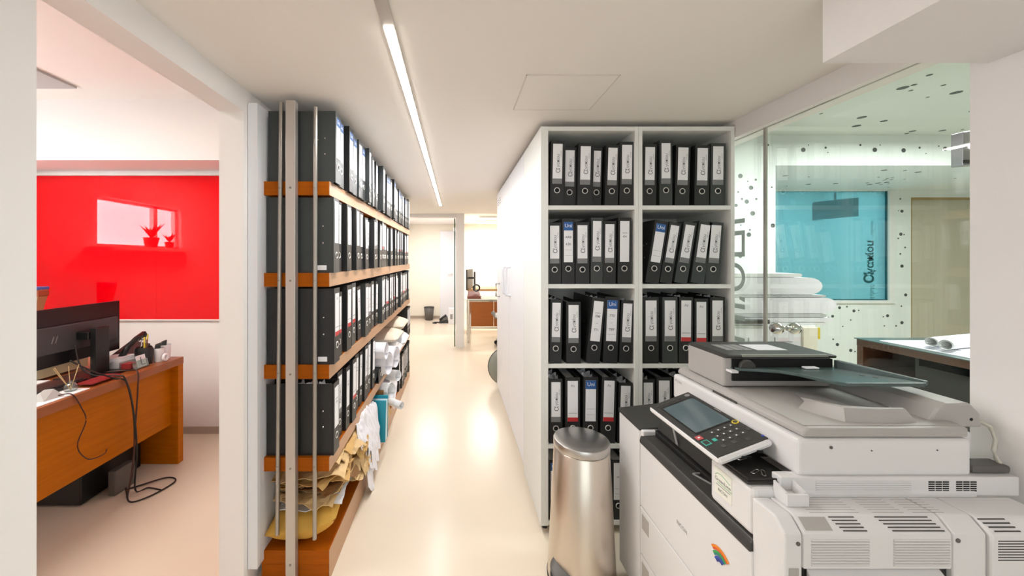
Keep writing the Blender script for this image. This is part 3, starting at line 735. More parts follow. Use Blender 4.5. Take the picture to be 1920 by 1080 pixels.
for i, (c, tp, st, ln, w) in enumerate(r41): bb(3, 0, i, 5, C6(c), D6(tp), st, ln, w)
for i, (c, tp, st, ln, w) in enumerate(r42): bb(3, 1, i, 5, C6(c), D6(tp), st, ln, w)
for i, (px, st) in enumerate(((1043, 'uni'), (1073, 'name'), (1103, 'name'), (1133, 'name'), (1162, 'lines'))): bb(4, 0, i, 5, px, 865, st, 0, .068)

# ------------------------------------------------------------------ lockers along the corridor
def locker(y0, y1, label, handle_y, kind, vents=False):
    t = thing('storage_cabinet', label, 'cabinet', (.63, (y0 + y1) / 2, 0), 'tall white storage cabinets')
    MB().box(.432, .86, y0, y1, .08, 1.985).build('body', 'white_lacquer', t)
    MB().box(.44, .85, y0, y1, 0, .08).build('plinth', 'baseboard_grey', t)
    d = MB().box(.413, .431, y0 + .002, y1 - .002, .082, 1.983).build('door', 'white_lacquer', t, .0015)
    if vents:
        for k in range(3):
            for yy in (y0 + .10, y0 + .24): MB().box(.4115, .4132, yy, yy + .09, 1.905 - k * .022, 1.909 - k * .022).build('vent_slot', 'slot_dark', d)
    if kind == 'bow':
        smooth_by_angle(MB().tube([(.413, handle_y, 1.06), (.380, handle_y, 1.065), (.376, handle_y, 1.08), (.376, handle_y, 1.26), (.380, handle_y, 1.275), (.413, handle_y, 1.28)], .011, 10).build('handle', 'white_lacquer', d))
    else:
        smooth_by_angle(MB().tube([(.413, handle_y, .985), (.378, handle_y, .985), (.378, handle_y, 1.105), (.413, handle_y, 1.105)], .008, 10).build('handle', 'grey_plastic', d))
locker(2.245, 2.865, 'tall white cabinet nearest the bookcase along the corridor', 2.79, 'bow')
locker(2.867, 3.30, 'tall white cabinet in the middle of the corridor row', 2.95, 'bow')
locker(3.302, 3.70, 'tall white cabinet at the corridor end with top vents', 3.47, 'bar', True)

# ------------------------------------------------------------------ pedal bin
BH = -.028
bn = thing('pedal_bin', 'brushed steel pedal bin standing before the white bookcase', 'bin', (.526, 1.545, 0))
bc = (.526, 1.545)
smooth_by_angle(MB().lathe([(.138, .012), (.1375, .02), (.112, BH + .575), (.110, BH + .578)], (bc[0], bc[1], 0), 64).build('body', 'steel', bn))
smooth_by_angle(MB().lathe([(.140, 0), (.141, .012), (.138, .016)], (bc[0], bc[1], 0), 64).build('base_ring', 'black_plastic', bn))
smooth_by_angle(MB().lathe([(.108, BH + .572), (.110, BH + .582)], (bc[0], bc[1], 0), 64).build('inner_rim', 'black_plastic', bn))
smooth_by_angle(MB().lathe([(q, BH + h) for q, h in ((.1125, .581), (.1135, .585), (.1135, .607), (.111, .612), (.106, .614), (.07, .619), (.03, .621), (0, .6215))], (bc[0], bc[1], 0), 64).build('lid', 'steel_lid', bn), .5)
def pedal(u, v):
    a = math.radians(196 + u * 44); rr = .128 + v * (.046 * math.sin(math.pi * (.08 + .84 * u)))
    return (bc[0] + rr * math.cos(a), bc[1] + rr * math.sin(a), .118 - v * .018 - u * .022)
pd = MB().grid(14, 5, pedal).build('pedal', 'grey_dark', bn, solid=.008, smooth=True)
def pedal2(u, v):
    x, y, z = pedal(u, v); return (x, y, z - .028)
MB().grid(14, 5, pedal2).build('pedal_arm', 'black_plastic', bn, solid=.008, smooth=True)

# ------------------------------------------------------------------ photocopier
pr = thing('photocopier', 'large white office photocopier with touch panel and document feeder', 'photocopier', (.98, 1.15, 0))
PW, PB = 'printer_white', 'printer_beige'
XF = .70
MB().box(.716, 1.27, .875, 1.40, .05, .645).build('cabinet_body', PW, pr, .004)
for x in (.78, 1.2):
    for y in (.93, 1.33): MB().lathe([(.025, 0), (.028, .03), (.02, .05)], (x, y, 0), 14).build('caster', 'dark_plastic', pr)
fd = MB().box(XF, .7155, .872, 1.40, .405, .645).build('front_cover', PW, pr, .003)
for z0, z1 in ((.225, .401), (.055, .221)):
    d = MB().box(XF, .7155, .872, 1.40, z0, z1).build('paper_drawer', PW, pr, .003)
    MB().box(XF - .0008, XF + .002, 1.335, 1.385, z1 - .075, z1 - .02).build('handle_recess', 'slot_soft', d, .001)
    MB().box(XF - .0008, XF + .002, .90, .93, z1 - .075, z1 - .045).build('size_window', 'slot_soft', d, .001)
# lettering and rainbow emblem on the front cover
LX = basis((0, -1, 0), (0, 0, 1), (-1, 0, 0))       # reads on a face looking to -x
def lett(body, size, y, z, m, parent, x, bold=0):
    o = link('lettering', text_mesh(body, size, LX, key=(body, size, 'lx'), bold=bold), m, parent)
    o.location = Vector((x, y, z)) - wloc(parent)
lett('RICOH', .017, 1.14, .508, 'grey_plastic', fd, XF - .0008)
def arc_band(r0, r1, a0, a1, c, m, n=10):
    mb = MB(); vs = []
    for k in range(n + 1):
        a = math.radians(a0 + (a1 - a0) * k / n)
        for r in (r0, r1): vs.append((XF - .0012, c[0] - math.cos(a) * r, c[1] + math.sin(a) * r))
    fs = [(2 * k, 2 * k + 1, 2 * k + 3, 2 * k + 2) for k in range(n)]
    o = mb.add(vs, fs).build('emblem_stripe', m, fd, solid=.0008)
ec = (.9745, .526)
for r0, r1, m, a0, a1 in ((.052, .060, 'orange', 60, 140), (.045, .052, 'red_orange', 60, 138), (.036, .043, 'leaf_green', 62, 150), (.030, .036, 'teal_green', 62, 150), (.021, .028, 'blue', 64, 165), (.012, .021, 'navy', 64, 165)):
    arc_band(r0 * .78, r1 * .78, a0 - 15, a1 - 5, ec, m)
# far column and its black cap
MB().box(XF, 1.27, 1.404, 1.578, .05, .684).build('side_column', PW, pr, .003)
MB().hexa([(XF - .002, 1.40, .684), (1.10, 1.40, .684), (1.10, 1.582, .684), (XF - .002, 1.582, .684)], [(XF - .002, 1.40, .692), (1.10, 1.40, .73), (1.10, 1.582, .745), (XF - .002, 1.582, .702)]).build('column_cap', 'printer_dark', pr, .004)
MB().box(XF + .004, .80, 1.385, 1.43, .65, .69).build('inner_post', PW, pr, .004)
# black lip along the front
lip = [(XF - .003, .642), (XF - .004, .650), (XF + .000, .664), (XF + .006, .673), (XF + .05, .675), (XF + .05, .642)]
MB().prism(lip, 'y', .874, 1.398).build('front_lip', 'printer_dark', pr, .003)
# inner exit bay
MB().box(.75, 1.22, 1.03, 1.40, .645, .690).build('exit_bay_floor', 'printer_black', pr, .003)
MB().hexa([(.765, 1.03, .690), (1.0, 1.03, .690), (1.0, 1.40, .690), (.765, 1.40, .690)], [(.775, 1.03, .73), (1.0, 1.03, .755), (1.0, 1.40, .755), (.775, 1.40, .73)]).build('exit_bay_step', 'printer_dark', pr, .004)
MB().box(1.0, 1.22, 1.02, 1.42, .69, .815).build('exit_bay_wall', 'printer_black', pr)
MB().slab((.7615, 1.26, .70), (0, .012, 0), (.003, .03, .05), (-.002, 0, 0)).build('paper_guide', 'grey_plastic', pr)
MB().slab((.728, 1.13, .676), (.03, 0, .002), (0, .004, 0), (0, 0, .004)).build('lip_mark', 'grey_plastic', pr)
MB().slab((.728, 1.13, .676), (.004, 0, 0), (.02, -.05, 0), (0, 0, .004)).build('lip_mark', 'grey_plastic', pr)
# housing with sticker
hs = MB().box(.705, 1.25, .876, 1.024, .675, .795).build('side_housing', PW, pr, .014, 3)
st = MB().box(.7037, .7052, .940, 1.002, .708, .778).build('sticker', 'sticker', hs, .0005)
stx = .7032
lett('GreenLine', .0135, .971, .748, 'ink_grey', st, stx)
lett('RICOH', .011, .971, .722, 'ink_grey', st, stx)
MB().slab((stx, .996, .7335), (0, -.052, 0), (0, 0, .0012), (-.0003, 0, 0)).build('sticker_line', 'ink_grey', st)
MB().slab((stx, .990, .7395), (0, -.052, 0), (0, 0, .001), (-.0003, 0, 0)).build('sticker_line', 'leaf_green', st)
MB().tube([(stx, .998, .757), (stx, .99, .764), (stx, .975, .766), (stx, .96, .762), (stx, .945, .757)], .0006, 4).build('sticker_curve', 'leaf_green', st)
# black dish with paper clips
ds = MB().box(.700, .826, .884, 1.04, .795, .804).build('clip_dish', 'printer_black', pr, .004)
MB().box(.704, .822, .888, .892, .804, .809).box(.704, .708, .892, 1.036, .804, .809).build('dish_rim', 'printer_black', ds, .001)
def paperclip(c, rot, label):
    pts = [(-.012, .003), (.010, .003), (.013, .0), (.010, -.003), (-.010, -.003), (-.0125, -.0005), (-.010, .0018), (.006, .0018)]
    ca, sa = math.cos(rot), math.sin(rot)
    o = MB().tube([(c[0] + (x * ca - y * sa) * 1.2, c[1] + (x * sa + y * ca) * 1.2, c[2]) for x, y in pts], .0009, 6).build('paper_clip', 'chrome', origin=(c[0], c[1], c[2]))
    tag(o, label, 'paper clip', 'paper clips on the photocopier dish')
paperclip((.765, .985, .8052), .3, 'lone silver paper clip lying behind others in the black dish')
paperclip((.752, .925, .8052), .5, 'silver paper clip, leftmost of the crossed pair in the black dish')
paperclip((.764, .915, .8072), 1.0, 'silver paper clip lying on top of another in the black dish')
# vent panel under the scanner
vp = MB().box(.775, 1.345, .878, .905, .773, .8185).build('vent_panel', PW, pr, .003)
for k in range(6): MB().box(.858, 1.085, .8764, .879, .781 + k * .0052, .7838 + k * .0052).build('louvre', PW, vp)
for gx in (1.127, 1.193):
    for k in range(5):
        for q in range(3): MB().box(gx + q * .017, gx + q * .017 + .0145, .8773, .8785, .785 + k * .0052, .788 + k * .0052).build('vent_slot', 'hole_black', vp)
MB().prism([(1.09, .773), (1.13, .768), (1.26, .768), (1.29, .773)], 'y', .878, .9).build('panel_skirt', PW, vp)
# open clip holder
ch = MB()
x0, x1, y0, y1, z0, z1 = .757, .806, .840, .8778, .7735, .812
ch.hexa([(x0, y0, z0), (x1, y0, z0), (x1, y0 + .006, z0), (x0, y0 + .006, z0)], [(x0, y0, z1 - .012), (x1, y0, z1 - .012), (x1, y0 + .006, z1 - .012), (x0, y0 + .006, z1 - .012)])
ch.hexa([(x0, y0 + .006, z0), (x0 + .005, y0 + .006, z0), (x0 + .005, y1, z0), (x0, y1, z0)], [(x0, y0 + .006, z1 - .010), (x0 + .005, y0 + .006, z1 - .010), (x0 + .005, y1, z1), (x0, y1, z1)])
ch.hexa([(x1 - .005, y0 + .006, z0), (x1, y0 + .006, z0), (x1, y1, z0), (x1 - .005, y1, z0)], [(x1 - .005, y0 + .006, z1 - .010), (x1, y0 + .006, z1 - .010), (x1, y1, z1), (x1 - .005, y1, z1)])
ch.box(x0 + .001, x1 - .001, y0 + .001, y1 - .001, z0 + .0005, z0 + .014).build('clip_holder', PW, pr)
# protruding side unit in four segments
def seg(name, xa, xb, zb, grow=0, m=PW):
    return MB().prism([(.8765, .773), (.817 - grow, .773), (.79 - grow, .748), (.79 - grow, zb), (.8765, zb)], 'x', xa, xb).build(name, m, pr, .004, 2)
ec_ = seg('end_cap', .7055, .744, .10)
MB().lathe([(.0045, .7885), (.0045, .7905)], (.734, 0, .728), 12, 'y').build('screw', 'grey_dark', ec_)
MB().box(.714, .735, .7885, .7905, .64, .675).build('latch_recess', 'slot_soft', ec_)
sd = seg('side_door', .7465, 1.066, .672)
def on_slope(t, out): return (.817 - .027 * t - out * .707, .773 - .025 * t + out * .707)
def slope_slot(xa, xb, t, dt, m, parent, out=.0008, grow=0):
    a = on_slope(t, 0); b = on_slope(t + dt, 0); n = (-.707 * out, .707 * out)
    MB().prism([(a[0] - grow, a[1]), (b[0] - grow, b[1]), (b[0] + n[0] - grow, b[1] + n[1]), (a[0] + n[0] - grow, a[1] + n[1])], 'x', xa, xb).build('vent_slot', m, parent)
def fx(px, y=.79): return (px - 855) * y / 690
for k in range(5):
    slope_slot(fx(1573 + 3 * k), fx(1622 + 2 * k), .12 + k * .17, .06, 'slot_dark', sd)
    slope_slot(fx(1662 + 4 * k), fx(1764 + 3 * k), .12 + k * .17, .06, 'slot_dark', sd)
# hand recess on the slope
slope_slot(fx(1515), fx(1566), .14, .68, 'slot_soft', sd, .0006)
for ga, gb in ((1521, 1630), (1675, 1781)):
    for k in range(10):
        zz = .738 - k * .0058
        MB().prism([(.7905, zz), (.7878, zz - .0012), (.7878, zz - .0032), (.7905, zz - .004)], 'x', fx(ga), fx(gb)).build('louvre', PW, sd)
        MB().box(fx(ga), fx(gb), .7896, .7902, zz - .0056, zz - .0044).build('vent_slot', 'slot_soft', sd)
fp = seg('filler_panel', 1.0685, 1.140, .10)
MB().lathe([(.0048, .7885), (.0048, .7905)], (1.077, 0, .735), 12, 'y').build('screw', 'grey_dark', fp)
rd_ = seg('rear_duct', 1.1425, 1.315, .10, .006)
for k in range(4): slope_slot(fx(1853 + 4 * k), fx(1905 + 3 * k), .12 + k * .2, .07, 'slot_dark', rd_, grow=.006)
for k in range(8): MB().box(1.155, 1.255, .7836, .7845, .737 - k * .0058, .7392 - k * .0058).build('vent_slot', 'slot_dark', rd_)
# fine perforations along the top of the side unit
for g, (xa, xb) in enumerate(((.79, .90), (.93, 1.0), (1.02, 1.09))):
    for k in range(6): MB().box(xa, xb, .822 + k * .0085, .8232 + k * .0085, .7725, .7733).build('vent_slot', 'slot_soft', pr)
# bypass opening below the door
MB().box(.748, 1.066, .80, .876, .60, .669).build('bypass_opening', 'printer_black', pr)
MB().hexa([(.76, .78, .640), (1.05, .78, .640), (1.05, .80, .600), (.76, .80, .600)], [(.76, .78, .652), (1.05, .78, .652), (1.05, .80, .668), (.76, .80, .668)]).build('bypass_tray', PW, pr, .003)
MB().box(.748, 1.066, .79, .876, .10, .598).build('lower_side_door', PW, pr, .004)
# scanner body
sc_ = MB().box(.822, 1.242, .885, 1.395, .815, .906).build('scanner_body', PW, pr, .010, 3)
MB().box(1.23, 1.305, .93, 1.40, .82, .902).build('scanner_rear', PW, pr, .006)
for px, py, r in ((1558, 839, .004), (1634, 845, .0018), (1757, 844, .0018)):
    MB().lathe([(r, .8838), (r, .886)], ((px - 855) * .885 / 690, 0, CAM_Z - (py - 485) * .885 / 690), 12, 'y').build('screw', 'grey_dark', sc_)
lett('MP C3003', .010, 1.36, .885, 'grey_plastic', sc_, .8213)
MB().lathe([(.005, .9285), (.005, .931)], (1.268, 0, .862), 12, 'y').build('screw', 'grey_dark', pr)
# lid with hump, exit guide and hinge block
ld = MB().prism([(.838, .908), (1.238, .908), (1.238, .932), (.852, .932), (.838, .920)], 'y', .888, 1.392).build('lid_plate', PB, pr, .005)
MB().box(.8365, .8395, 1.10, 1.20, .906, .913).build('lid_grip', 'slot_dark', ld)
MB().box(.85, 1.235, .90, 1.15, .9315, .9335).build('lid_tray', PB, pr, .001)
# exit hump: swept ridge
def hump(u, v):
    base = [(.928, 1.00), (.940, .965), (.968, .915), (1.06, .908), (1.145, .912), (1.155, .925)]
    top = [(.965, 1.02), (.966, .985), (.978, .928), (1.06, .920), (1.125, .922), (1.13, .93)]
    inn = [(1.02, 1.12), (1.00, 1.01), (1.015, .975), (1.07, .955), (1.11, .945), (1.14, .94)]
    zt = [.945, .957, .964, .964, .964, .962]; zi = [.934, .946, .95, .953, .958, .945]
    f = u * 5; i = min(4, int(f)); q = f - i
    L = lambda a: Vector((a[i][0] * (1 - q) + a[i + 1][0] * q, a[i][1] * (1 - q) + a[i + 1][1] * q))
    Z = lambda a: a[i] * (1 - q) + a[i + 1] * q
    if v < .4:
        k = v / .4; p = L(base) * (1 - k) + L(top) * k; z = .932 * (1 - k) + Z(zt) * k
    elif v < .6:
        k = (v - .4) / .2; a = L(top); b = L(top) * .7 + L(inn) * .3; p = a * (1 - k) + b * k; z = Z(zt)
    else:
        k = (v - .6) / .4; a = L(top) * .7 + L(inn) * .3; p = a * (1 - k) + L(inn) * k; z = Z(zt) * (1 - k) + .933 * k
    return (p.x, p.y, z)
hp = MB().grid(20, 10, hump).build('exit_guide', PB, pr); smooth_by_angle(hp, .5)
hb = MB().prism([(1.19, .932), (1.215, .965), (1.235, .976), (1.295, .976), (1.320, .950), (1.325, .915), (1.19, .915)], 'y', .925, 1.35).build('hinge_cover', PB, pr, .006, 3)
MB().lathe([(.004, .9245), (.004, .9255)], (1.295, 0, .936), 10, 'y').build('screw', 'hole_black', hb)
# feeder block with dark cover and opening
fb = MB().box(.846, 1.19, 1.165, 1.345, .934, 1.030).build('feeder_body', PB, pr, .008, 3)
MB().box(.848, .851, 1.168, 1.34, .9525, .954).build('seam', 'slot_dark', fb)
fc = MB().prism([(.844, 1.026), (1.20, 1.026), (1.20, 1.036), (.86, 1.036)], 'y', 1.158, 1.348).build('feeder_cover', 'printer_dark', fb, .004)
MB().box(1.00, 1.10, 1.22, 1.30, 1.0362, 1.0370).build('instruction_label', 'label_white', fc)
for q in range(3): MB().box(.90 + q * .03, .925 + q * .03, 1.22, 1.30, 1.0362, 1.0370).build('instruction_label', 'grey_plastic', fc)
MB().box(.90, 1.17, 1.156, 1.166, 1.031, 1.0375).build('size_scale', 'silver_grey', fc)
MB().box(.872, 1.185, 1.158, 1.167, .955, 1.024).build('feeder_opening', 'hole_black', fb)
MB().box(.855, .875, 1.14, 1.166, .985, .992).build('stopper', PW, fb)
# document tray
plan = [(.868, 1.165), (.885, 1.150), (.93, 1.138), (.985, 1.120), (1.012, 1.085), (1.022, 1.035), (1.032, 1.0), (1.045, .985), (1.255, .985), (1.272, .993), (1.205, 1.165)]
tr = MB()
n = len(plan)
def tz(p): return .998 + (1.165 - p[1]) * .05
tr.add([(p[0], p[1], tz(p) - .010) for p in plan] + [(p[0], p[1], tz(p)) for p in plan], [tuple(range(n))[::-1], tuple(range(n, 2 * n))] + [(i, (i + 1) % n, n + (i + 1) % n, n + i) for i in range(n)])
dt = tr.build('document_tray', 'tray_green', pr, .002)
MB().hexa([(1.195, 1.165, .99), (1.21, 1.165, .99), (1.276, .993, .997), (1.262, .993, .997)], [(1.195, 1.165, 1.02), (1.21, 1.165, 1.02), (1.276, .993, 1.010), (1.262, .993, 1.010)]).build('tray_rail', 'tray_green', dt, .002)
gd_ = MB().prism([(.0, .0), (.05, .0), (.05, .010), (.036, .024), (.018, .026), (.004, .016)], 'y', 0, .012)
gd_.v = [(x + .882, y + 1.142, z + .999) for x, y, z in gd_.v]; gd_.build('paper_stop', 'printer_dark', dt, .003)
MB().box(1.075, 1.115, 1.128, 1.146, 1.0005, 1.006).build('feed_tag', 'label_white', dt, .002)
for a, b in ((1.17, 1.06), (1.185, 1.04)): MB().lathe([(.006, 0), (.006, .0008)], (a, b, tz((a, b))), 12).build('size_mark', 'printer_black', dt)
# cord at the rear
cd = MB().tube([(1.32, .93, .93), (1.335, .92, .92), (1.342, .915, .89), (1.33, .91, .865), (1.328, .905, .85), (1.335, .905, .84), (1.335, .905, .82)], .0045, 8).build('scanner_cord', 'cable_white', pr, smooth=True)
MB().box(1.25, 1.345, .89, .93, .819, .838).build('cord_plug', 'grey_dark', pr, .006)
# control panel
pa, pdn, pb = Vector((.67, 1.286, .824)), Vector((.67, .945, .824)), Vector((.812, 1.286, .878))
pu, pv = pdn - pa, pb - pa
pn = pv.cross(pu).normalized()
if pn.z < 0: pn = -pn
def PP(u, v, h=0): return pa + pu * u + pv * v + pn * h
def pslab(name, u0, u1, v0, v1, h0, h1, m, parent, bevel=0):
    return MB().hexa([PP(u0, v0, h0), PP(u1, v0, h0), PP(u1, v1, h0), PP(u0, v1, h0)], [PP(u0, v0, h1), PP(u1, v0, h1), PP(u1, v1, h1), PP(u0, v1, h1)]).build(name, m, parent, bevel)
cpn = pslab('control_panel', 0, 1, 0, 1, -.022, -.001, 'printer_white', pr, .010)
pslab('panel_face', .02, .98, .04, .965, -.004, .0008, 'printer_dark', cpn, .0006)
pslab('screen_bezel', .12, .665, .15, .90, .0008, .0014, 'printer_black', cpn)
pslab('touch_screen', .145, .645, .18, .88, .0014, .0018, 'screen_glass', cpn)
pslab('panel_neck', .45, .8, .55, .98, -.05, -.02, 'printer_dark', cpn)
def key(name, u, v, su, sv, m, h=.0022): pslab(name, u - su, u + su, v - sv, v + sv, .0008, h, m, cpn, .0006)
for r in range(4):
    for c in range(3): key('number_key', .71 + c * .065, .40 + r * .125 + c * .0, .018, .030, 'key_dark'); pslab('key_mark', .71 + c * .065 - .005, .71 + c * .065 + .005, .40 + r * .125 - .012, .40 + r * .125 + .012, .0022, .0025, 'label_white', cpn)
for u, v in ((.90, .50), (.92, .72), (.82, .92), (.90, .30)): key('function_key', u, v, .018, .035, 'key_dark')
key('stop_key', .715, .13, .028, .055, 'red_key'); pslab('key_mark', .708, .722, .11, .15, .0022, .0026, 'label_white', cpn)
key('start_key', .80, .14, .034, .062, 'green_key'); pslab('key_inset', .775, .825, .095, .185, .0022, .0025, 'printer_dark', cpn)
key('colour_key', .80, .30, .018, .035, 'green_key')
def rnd(name, u, v, r, m, h=.0025):
    mb = MB(); k = 16
    ring = [(u + r / .341 * math.cos(2 * math.pi * i / k), v + r / .152 * math.sin(2 * math.pi * i / k)) for i in range(k)]
    mb.add([PP(a, b, .0008) for a, b in ring] + [PP(a, b, h) for a, b in ring], [tuple(range(k))[::-1], tuple(range(k, 2 * k))] + [(i, (i + 1) % k, k + (i + 1) % k, k + i) for i in range(k)])
    mb.build(name, m, cpn)
rnd('clear_key', .69, .90, .009, 'yellow'); rnd('clear_key_inset', .69, .90, .006, 'printer_dark', .0028)
rnd('power_key', .075, .86, .008, 'grey_plastic'); rnd('status_lamp', .945, .94, .0035, 'blue')
for v in (.15, .27, .40, .54, .67): key('function_key', .075, v, .012, .03, 'key_dark')
pslab('panel_logo', .42, .50, .93, .945, .0008, .0012, 'grey_plastic', cpn)
ne = PP(1, .5, -.012)
MB().box(ne.x - .012, ne.x + .012, .9435, .9455, ne.z - .010, ne.z - .007).build('card_slot', 'hole_black', cpn)
MB().box(ne.x + .028, ne.x + .042, .9435, .9455, ne.z + .002, ne.z + .008).build('usb_slot', 'hole_black', cpn)

# ------------------------------------------------------------------ red office: desk and things on it
DZ = .69
dk = thing('office_desk', 'long wooden office desk with modesty panel, seen through the doorway', 'desk', (-2.15, 1.7, 0))
MB().box(-2.55, -1.81, .70, 2.446, DZ - .045, DZ).build('desktop', 'wood_desktop', dk, .002)
MB().box(-2.50, -1.812, 2.400, 2.445, 0, DZ - .045).build('leg_panel', 'wood_desk', dk, .002)
MB().box(-2.50, -1.812, .72, .765, 0, DZ - .045).build('leg_panel', 'wood_desk', dk, .002)
MB().box(-1.88, -1.86, .765, 2.400, .258, DZ - .045).build('modesty_panel', 'wood_desk', dk)
pc = thing('computer_tower', 'black computer tower standing on the floor beneath the desk', 'computer', (-2.15, 2.16, 0))
MB().box(-2.42, -2.02, 1.98, 2.36, .01, .42).build('case', 'black_plastic', pc, .006)
MB().box(-2.42, -2.02, 1.98, 2.02, .42, .43).build('handle', 'black_plastic', pc)
for x in (-2.38, -2.06): MB().box(x - .02, x + .02, 2.0, 2.34, 0, .01).build('foot', 'dark_plastic', pc)
cl_ = MB().box(-1.96, -1.915, 2.07, 2.20, .002, .14).build('power_brick', 'grey_dark', bevel=.006); tag(cl_, 'grey power adapter brick on the floor below the desk', 'power adapter')
# monitor
mo = thing('monitor', 'black computer monitor seen from behind on the wooden desk', 'monitor', (-2.0, 2.07, DZ))
MB().box(-2.125, -2.105, 1.70, 2.305, .775, 1.078).build('screen_housing', 'monitor_black', mo, .005)
MB().prism([(1.80, .845), (2.27, .845), (2.27, .985), (1.80, .985)], 'x', -2.106, -2.085).build('rear_cover', 'monitor_grey', mo, .004)
MB().box(-2.086, -2.02, 2.02, 2.12, .895, .935).build('neck_mount', 'monitor_black', mo, .004)
MB().box(-2.02, -1.985, 2.03, 2.11, DZ + .010, .955).build('neck', 'monitor_black', mo, .004)
MB().box(-2.14, -1.90, 1.95, 2.20, DZ, DZ + .012).build('base', 'monitor_black', mo, .004)
for q in (0, .018):
    MB().slab((-2.0845, 1.895 + q, .90), (0, .004, 0), (0, .010, .035), (.0008, 0, 0)).build('logo_stroke', 'grey_plastic', mo)
def cable(label, pts, r, m):
    # smooth the path
    P_ = [Vector(p) for p in pts]; out = []
    for i in range(len(P_) - 1):
        p0, p1, p2, p3 = P_[max(i - 1, 0)], P_[i], P_[i + 1], P_[min(i + 2, len(P_) - 1)]
        for k in range(6):
            t = k / 6; out.append(.5 * ((2 * p1) + (p2 - p0) * t + (2 * p0 - 5 * p1 + 4 * p2 - p3) * t * t + (3 * p1 - p0 - 3 * p2 + p3) * t ** 3))
    out.append(P_[-1])
    o = MB().tube(out, r, 8).build('cable', m, smooth=True, origin=(pts[-1][0], pts[-1][1], 0))
    return tag(o, label, 'cable', 'cables over the desk edge')
cable('black monitor cable looping over the desk edge into a floor coil', [(-2.07, 2.0, .87), (-2.02, 1.98, .76), (-1.95, 1.985, .71), (-1.83, 1.99, .708), (-1.795, 2.0, .68), (-1.79, 2.04, .50), (-1.80, 2.06, .30), (-1.83, 2.08, .12), (-1.80, 2.02, .012), (-1.72, 2.06, .008), (-1.68, 2.20, .008), (-1.76, 2.24, .008), (-1.86, 2.16, .008), (-1.90, 2.12, .01)], .0042, 'cable_black')
cable('second black cable hanging straight down beside the monitor cable', [(-1.96, 2.06, .705), (-1.86, 2.09, .706), (-1.80, 2.08, .70), (-1.79, 2.07, .60), (-1.795, 2.06, .40), (-1.80, 2.05, .20), (-1.82, 2.04, .03), (-1.86, 2.08, .008), (-1.92, 2.14, .01)], .0042, 'cable_brown')
cable('white tipped antenna cable rising from the desk edge', [(-1.93, 1.84, .83), (-1.88, 1.90, .76), (-1.83, 1.97, .70), (-1.796, 2.01, .66), (-1.79, 2.05, .45), (-1.795, 2.07, .25), (-1.83, 2.10, .02), (-1.79, 2.14, .008), (-1.70, 2.12, .008)], .004, 'cable_black')
cable('thin brown cable curling down the modesty panel', [(-1.86, 1.72, .70), (-1.81, 1.735, .70), (-1.80, 1.77, .62), (-1.80, 1.79, .55), (-1.80, 1.75, .45), (-1.80, 1.80, .36), (-1.82, 1.90, .33), (-1.85, 1.95, .33)], .0026, 'cable_brown')
# keyboard
kbd = thing('keyboard', 'flat black keyboard lying in front of the monitor', 'keyboard', (-2.0, 1.72, DZ))
MB().hexa([(-2.10, 1.50, DZ), (-1.93, 1.50, DZ), (-1.93, 1.93, DZ), (-2.10, 1.93, DZ)], [(-2.10, 1.50, DZ + .012), (-1.93, 1.50, DZ + .024), (-1.93, 1.93, DZ + .024), (-2.10, 1.93, DZ + .012)]).build('tray', 'black_plastic', kbd, .003)
kr = MB()
for r in range(5):
    kr = MB().box(-2.09 + r * .031, -2.064 + r * .031, 1.515, 1.915, DZ + .012 + r * .0025, DZ + .019 + r * .0028).build('key_row', 'dark_plastic', kbd, .001)
# things on the desk
def paper_flat(name, label, x0, x1, y0, y1, z, m, th=.002, cat='paper', group='papers on the wooden desk', skew=0):
    o = MB().hexa([(x0, y0, z), (x1, y0 + skew, z), (x1 + skew, y1, z), (x0 + skew, y1 - skew, z)], [(x0, y0, z + th), (x1, y0 + skew, z + th), (x1 + skew, y1, z + th), (x0 + skew, y1 - skew, z + th)]).build(name, m, origin=((x0 + x1) / 2, (y0 + y1) / 2, z))
    return tag(o, label, cat, group)
paper_flat('paper_sheet', 'white card under the reed diffuser at the desk edge', -1.99, -1.83, 1.60, 1.84, DZ, 'paper', .003)
paper_flat('paper_sheet', 'white open sheets between keyboard and monitor', -2.42, -2.13, 1.3, 1.93, DZ, 'paper', .012)
paper_flat('paper_sheet', 'pale yellow drawing propped behind the monitor', -2.40, -2.2, 1.75, 2.2, DZ + .0125, 'pale_yellow', .06)
paper_flat('brochure', 'glossy red brochure lying beside the monitor foot', -1.92, -1.84, 1.86, 2.02, DZ + .0125, 'red_print', .006, 'brochure')
paper_flat('paper_stack', 'stack of pale documents right of the monitor foot', -2.10, -1.95, 2.12, 2.27, DZ + .0125, 'paper_grey', .035, 'paper stack', skew=.01)
paper_flat('paper_stack', 'topmost white papers on the pale document stack', -2.09, -1.97, 2.13, 2.26, DZ + .048, 'paper', .02, 'paper stack', skew=.02)
paper_flat('card_box', 'small red and white card box beside the neck', -1.93, -1.88, 2.12, 2.17, DZ + .0125, 'red_print', .03, 'box')
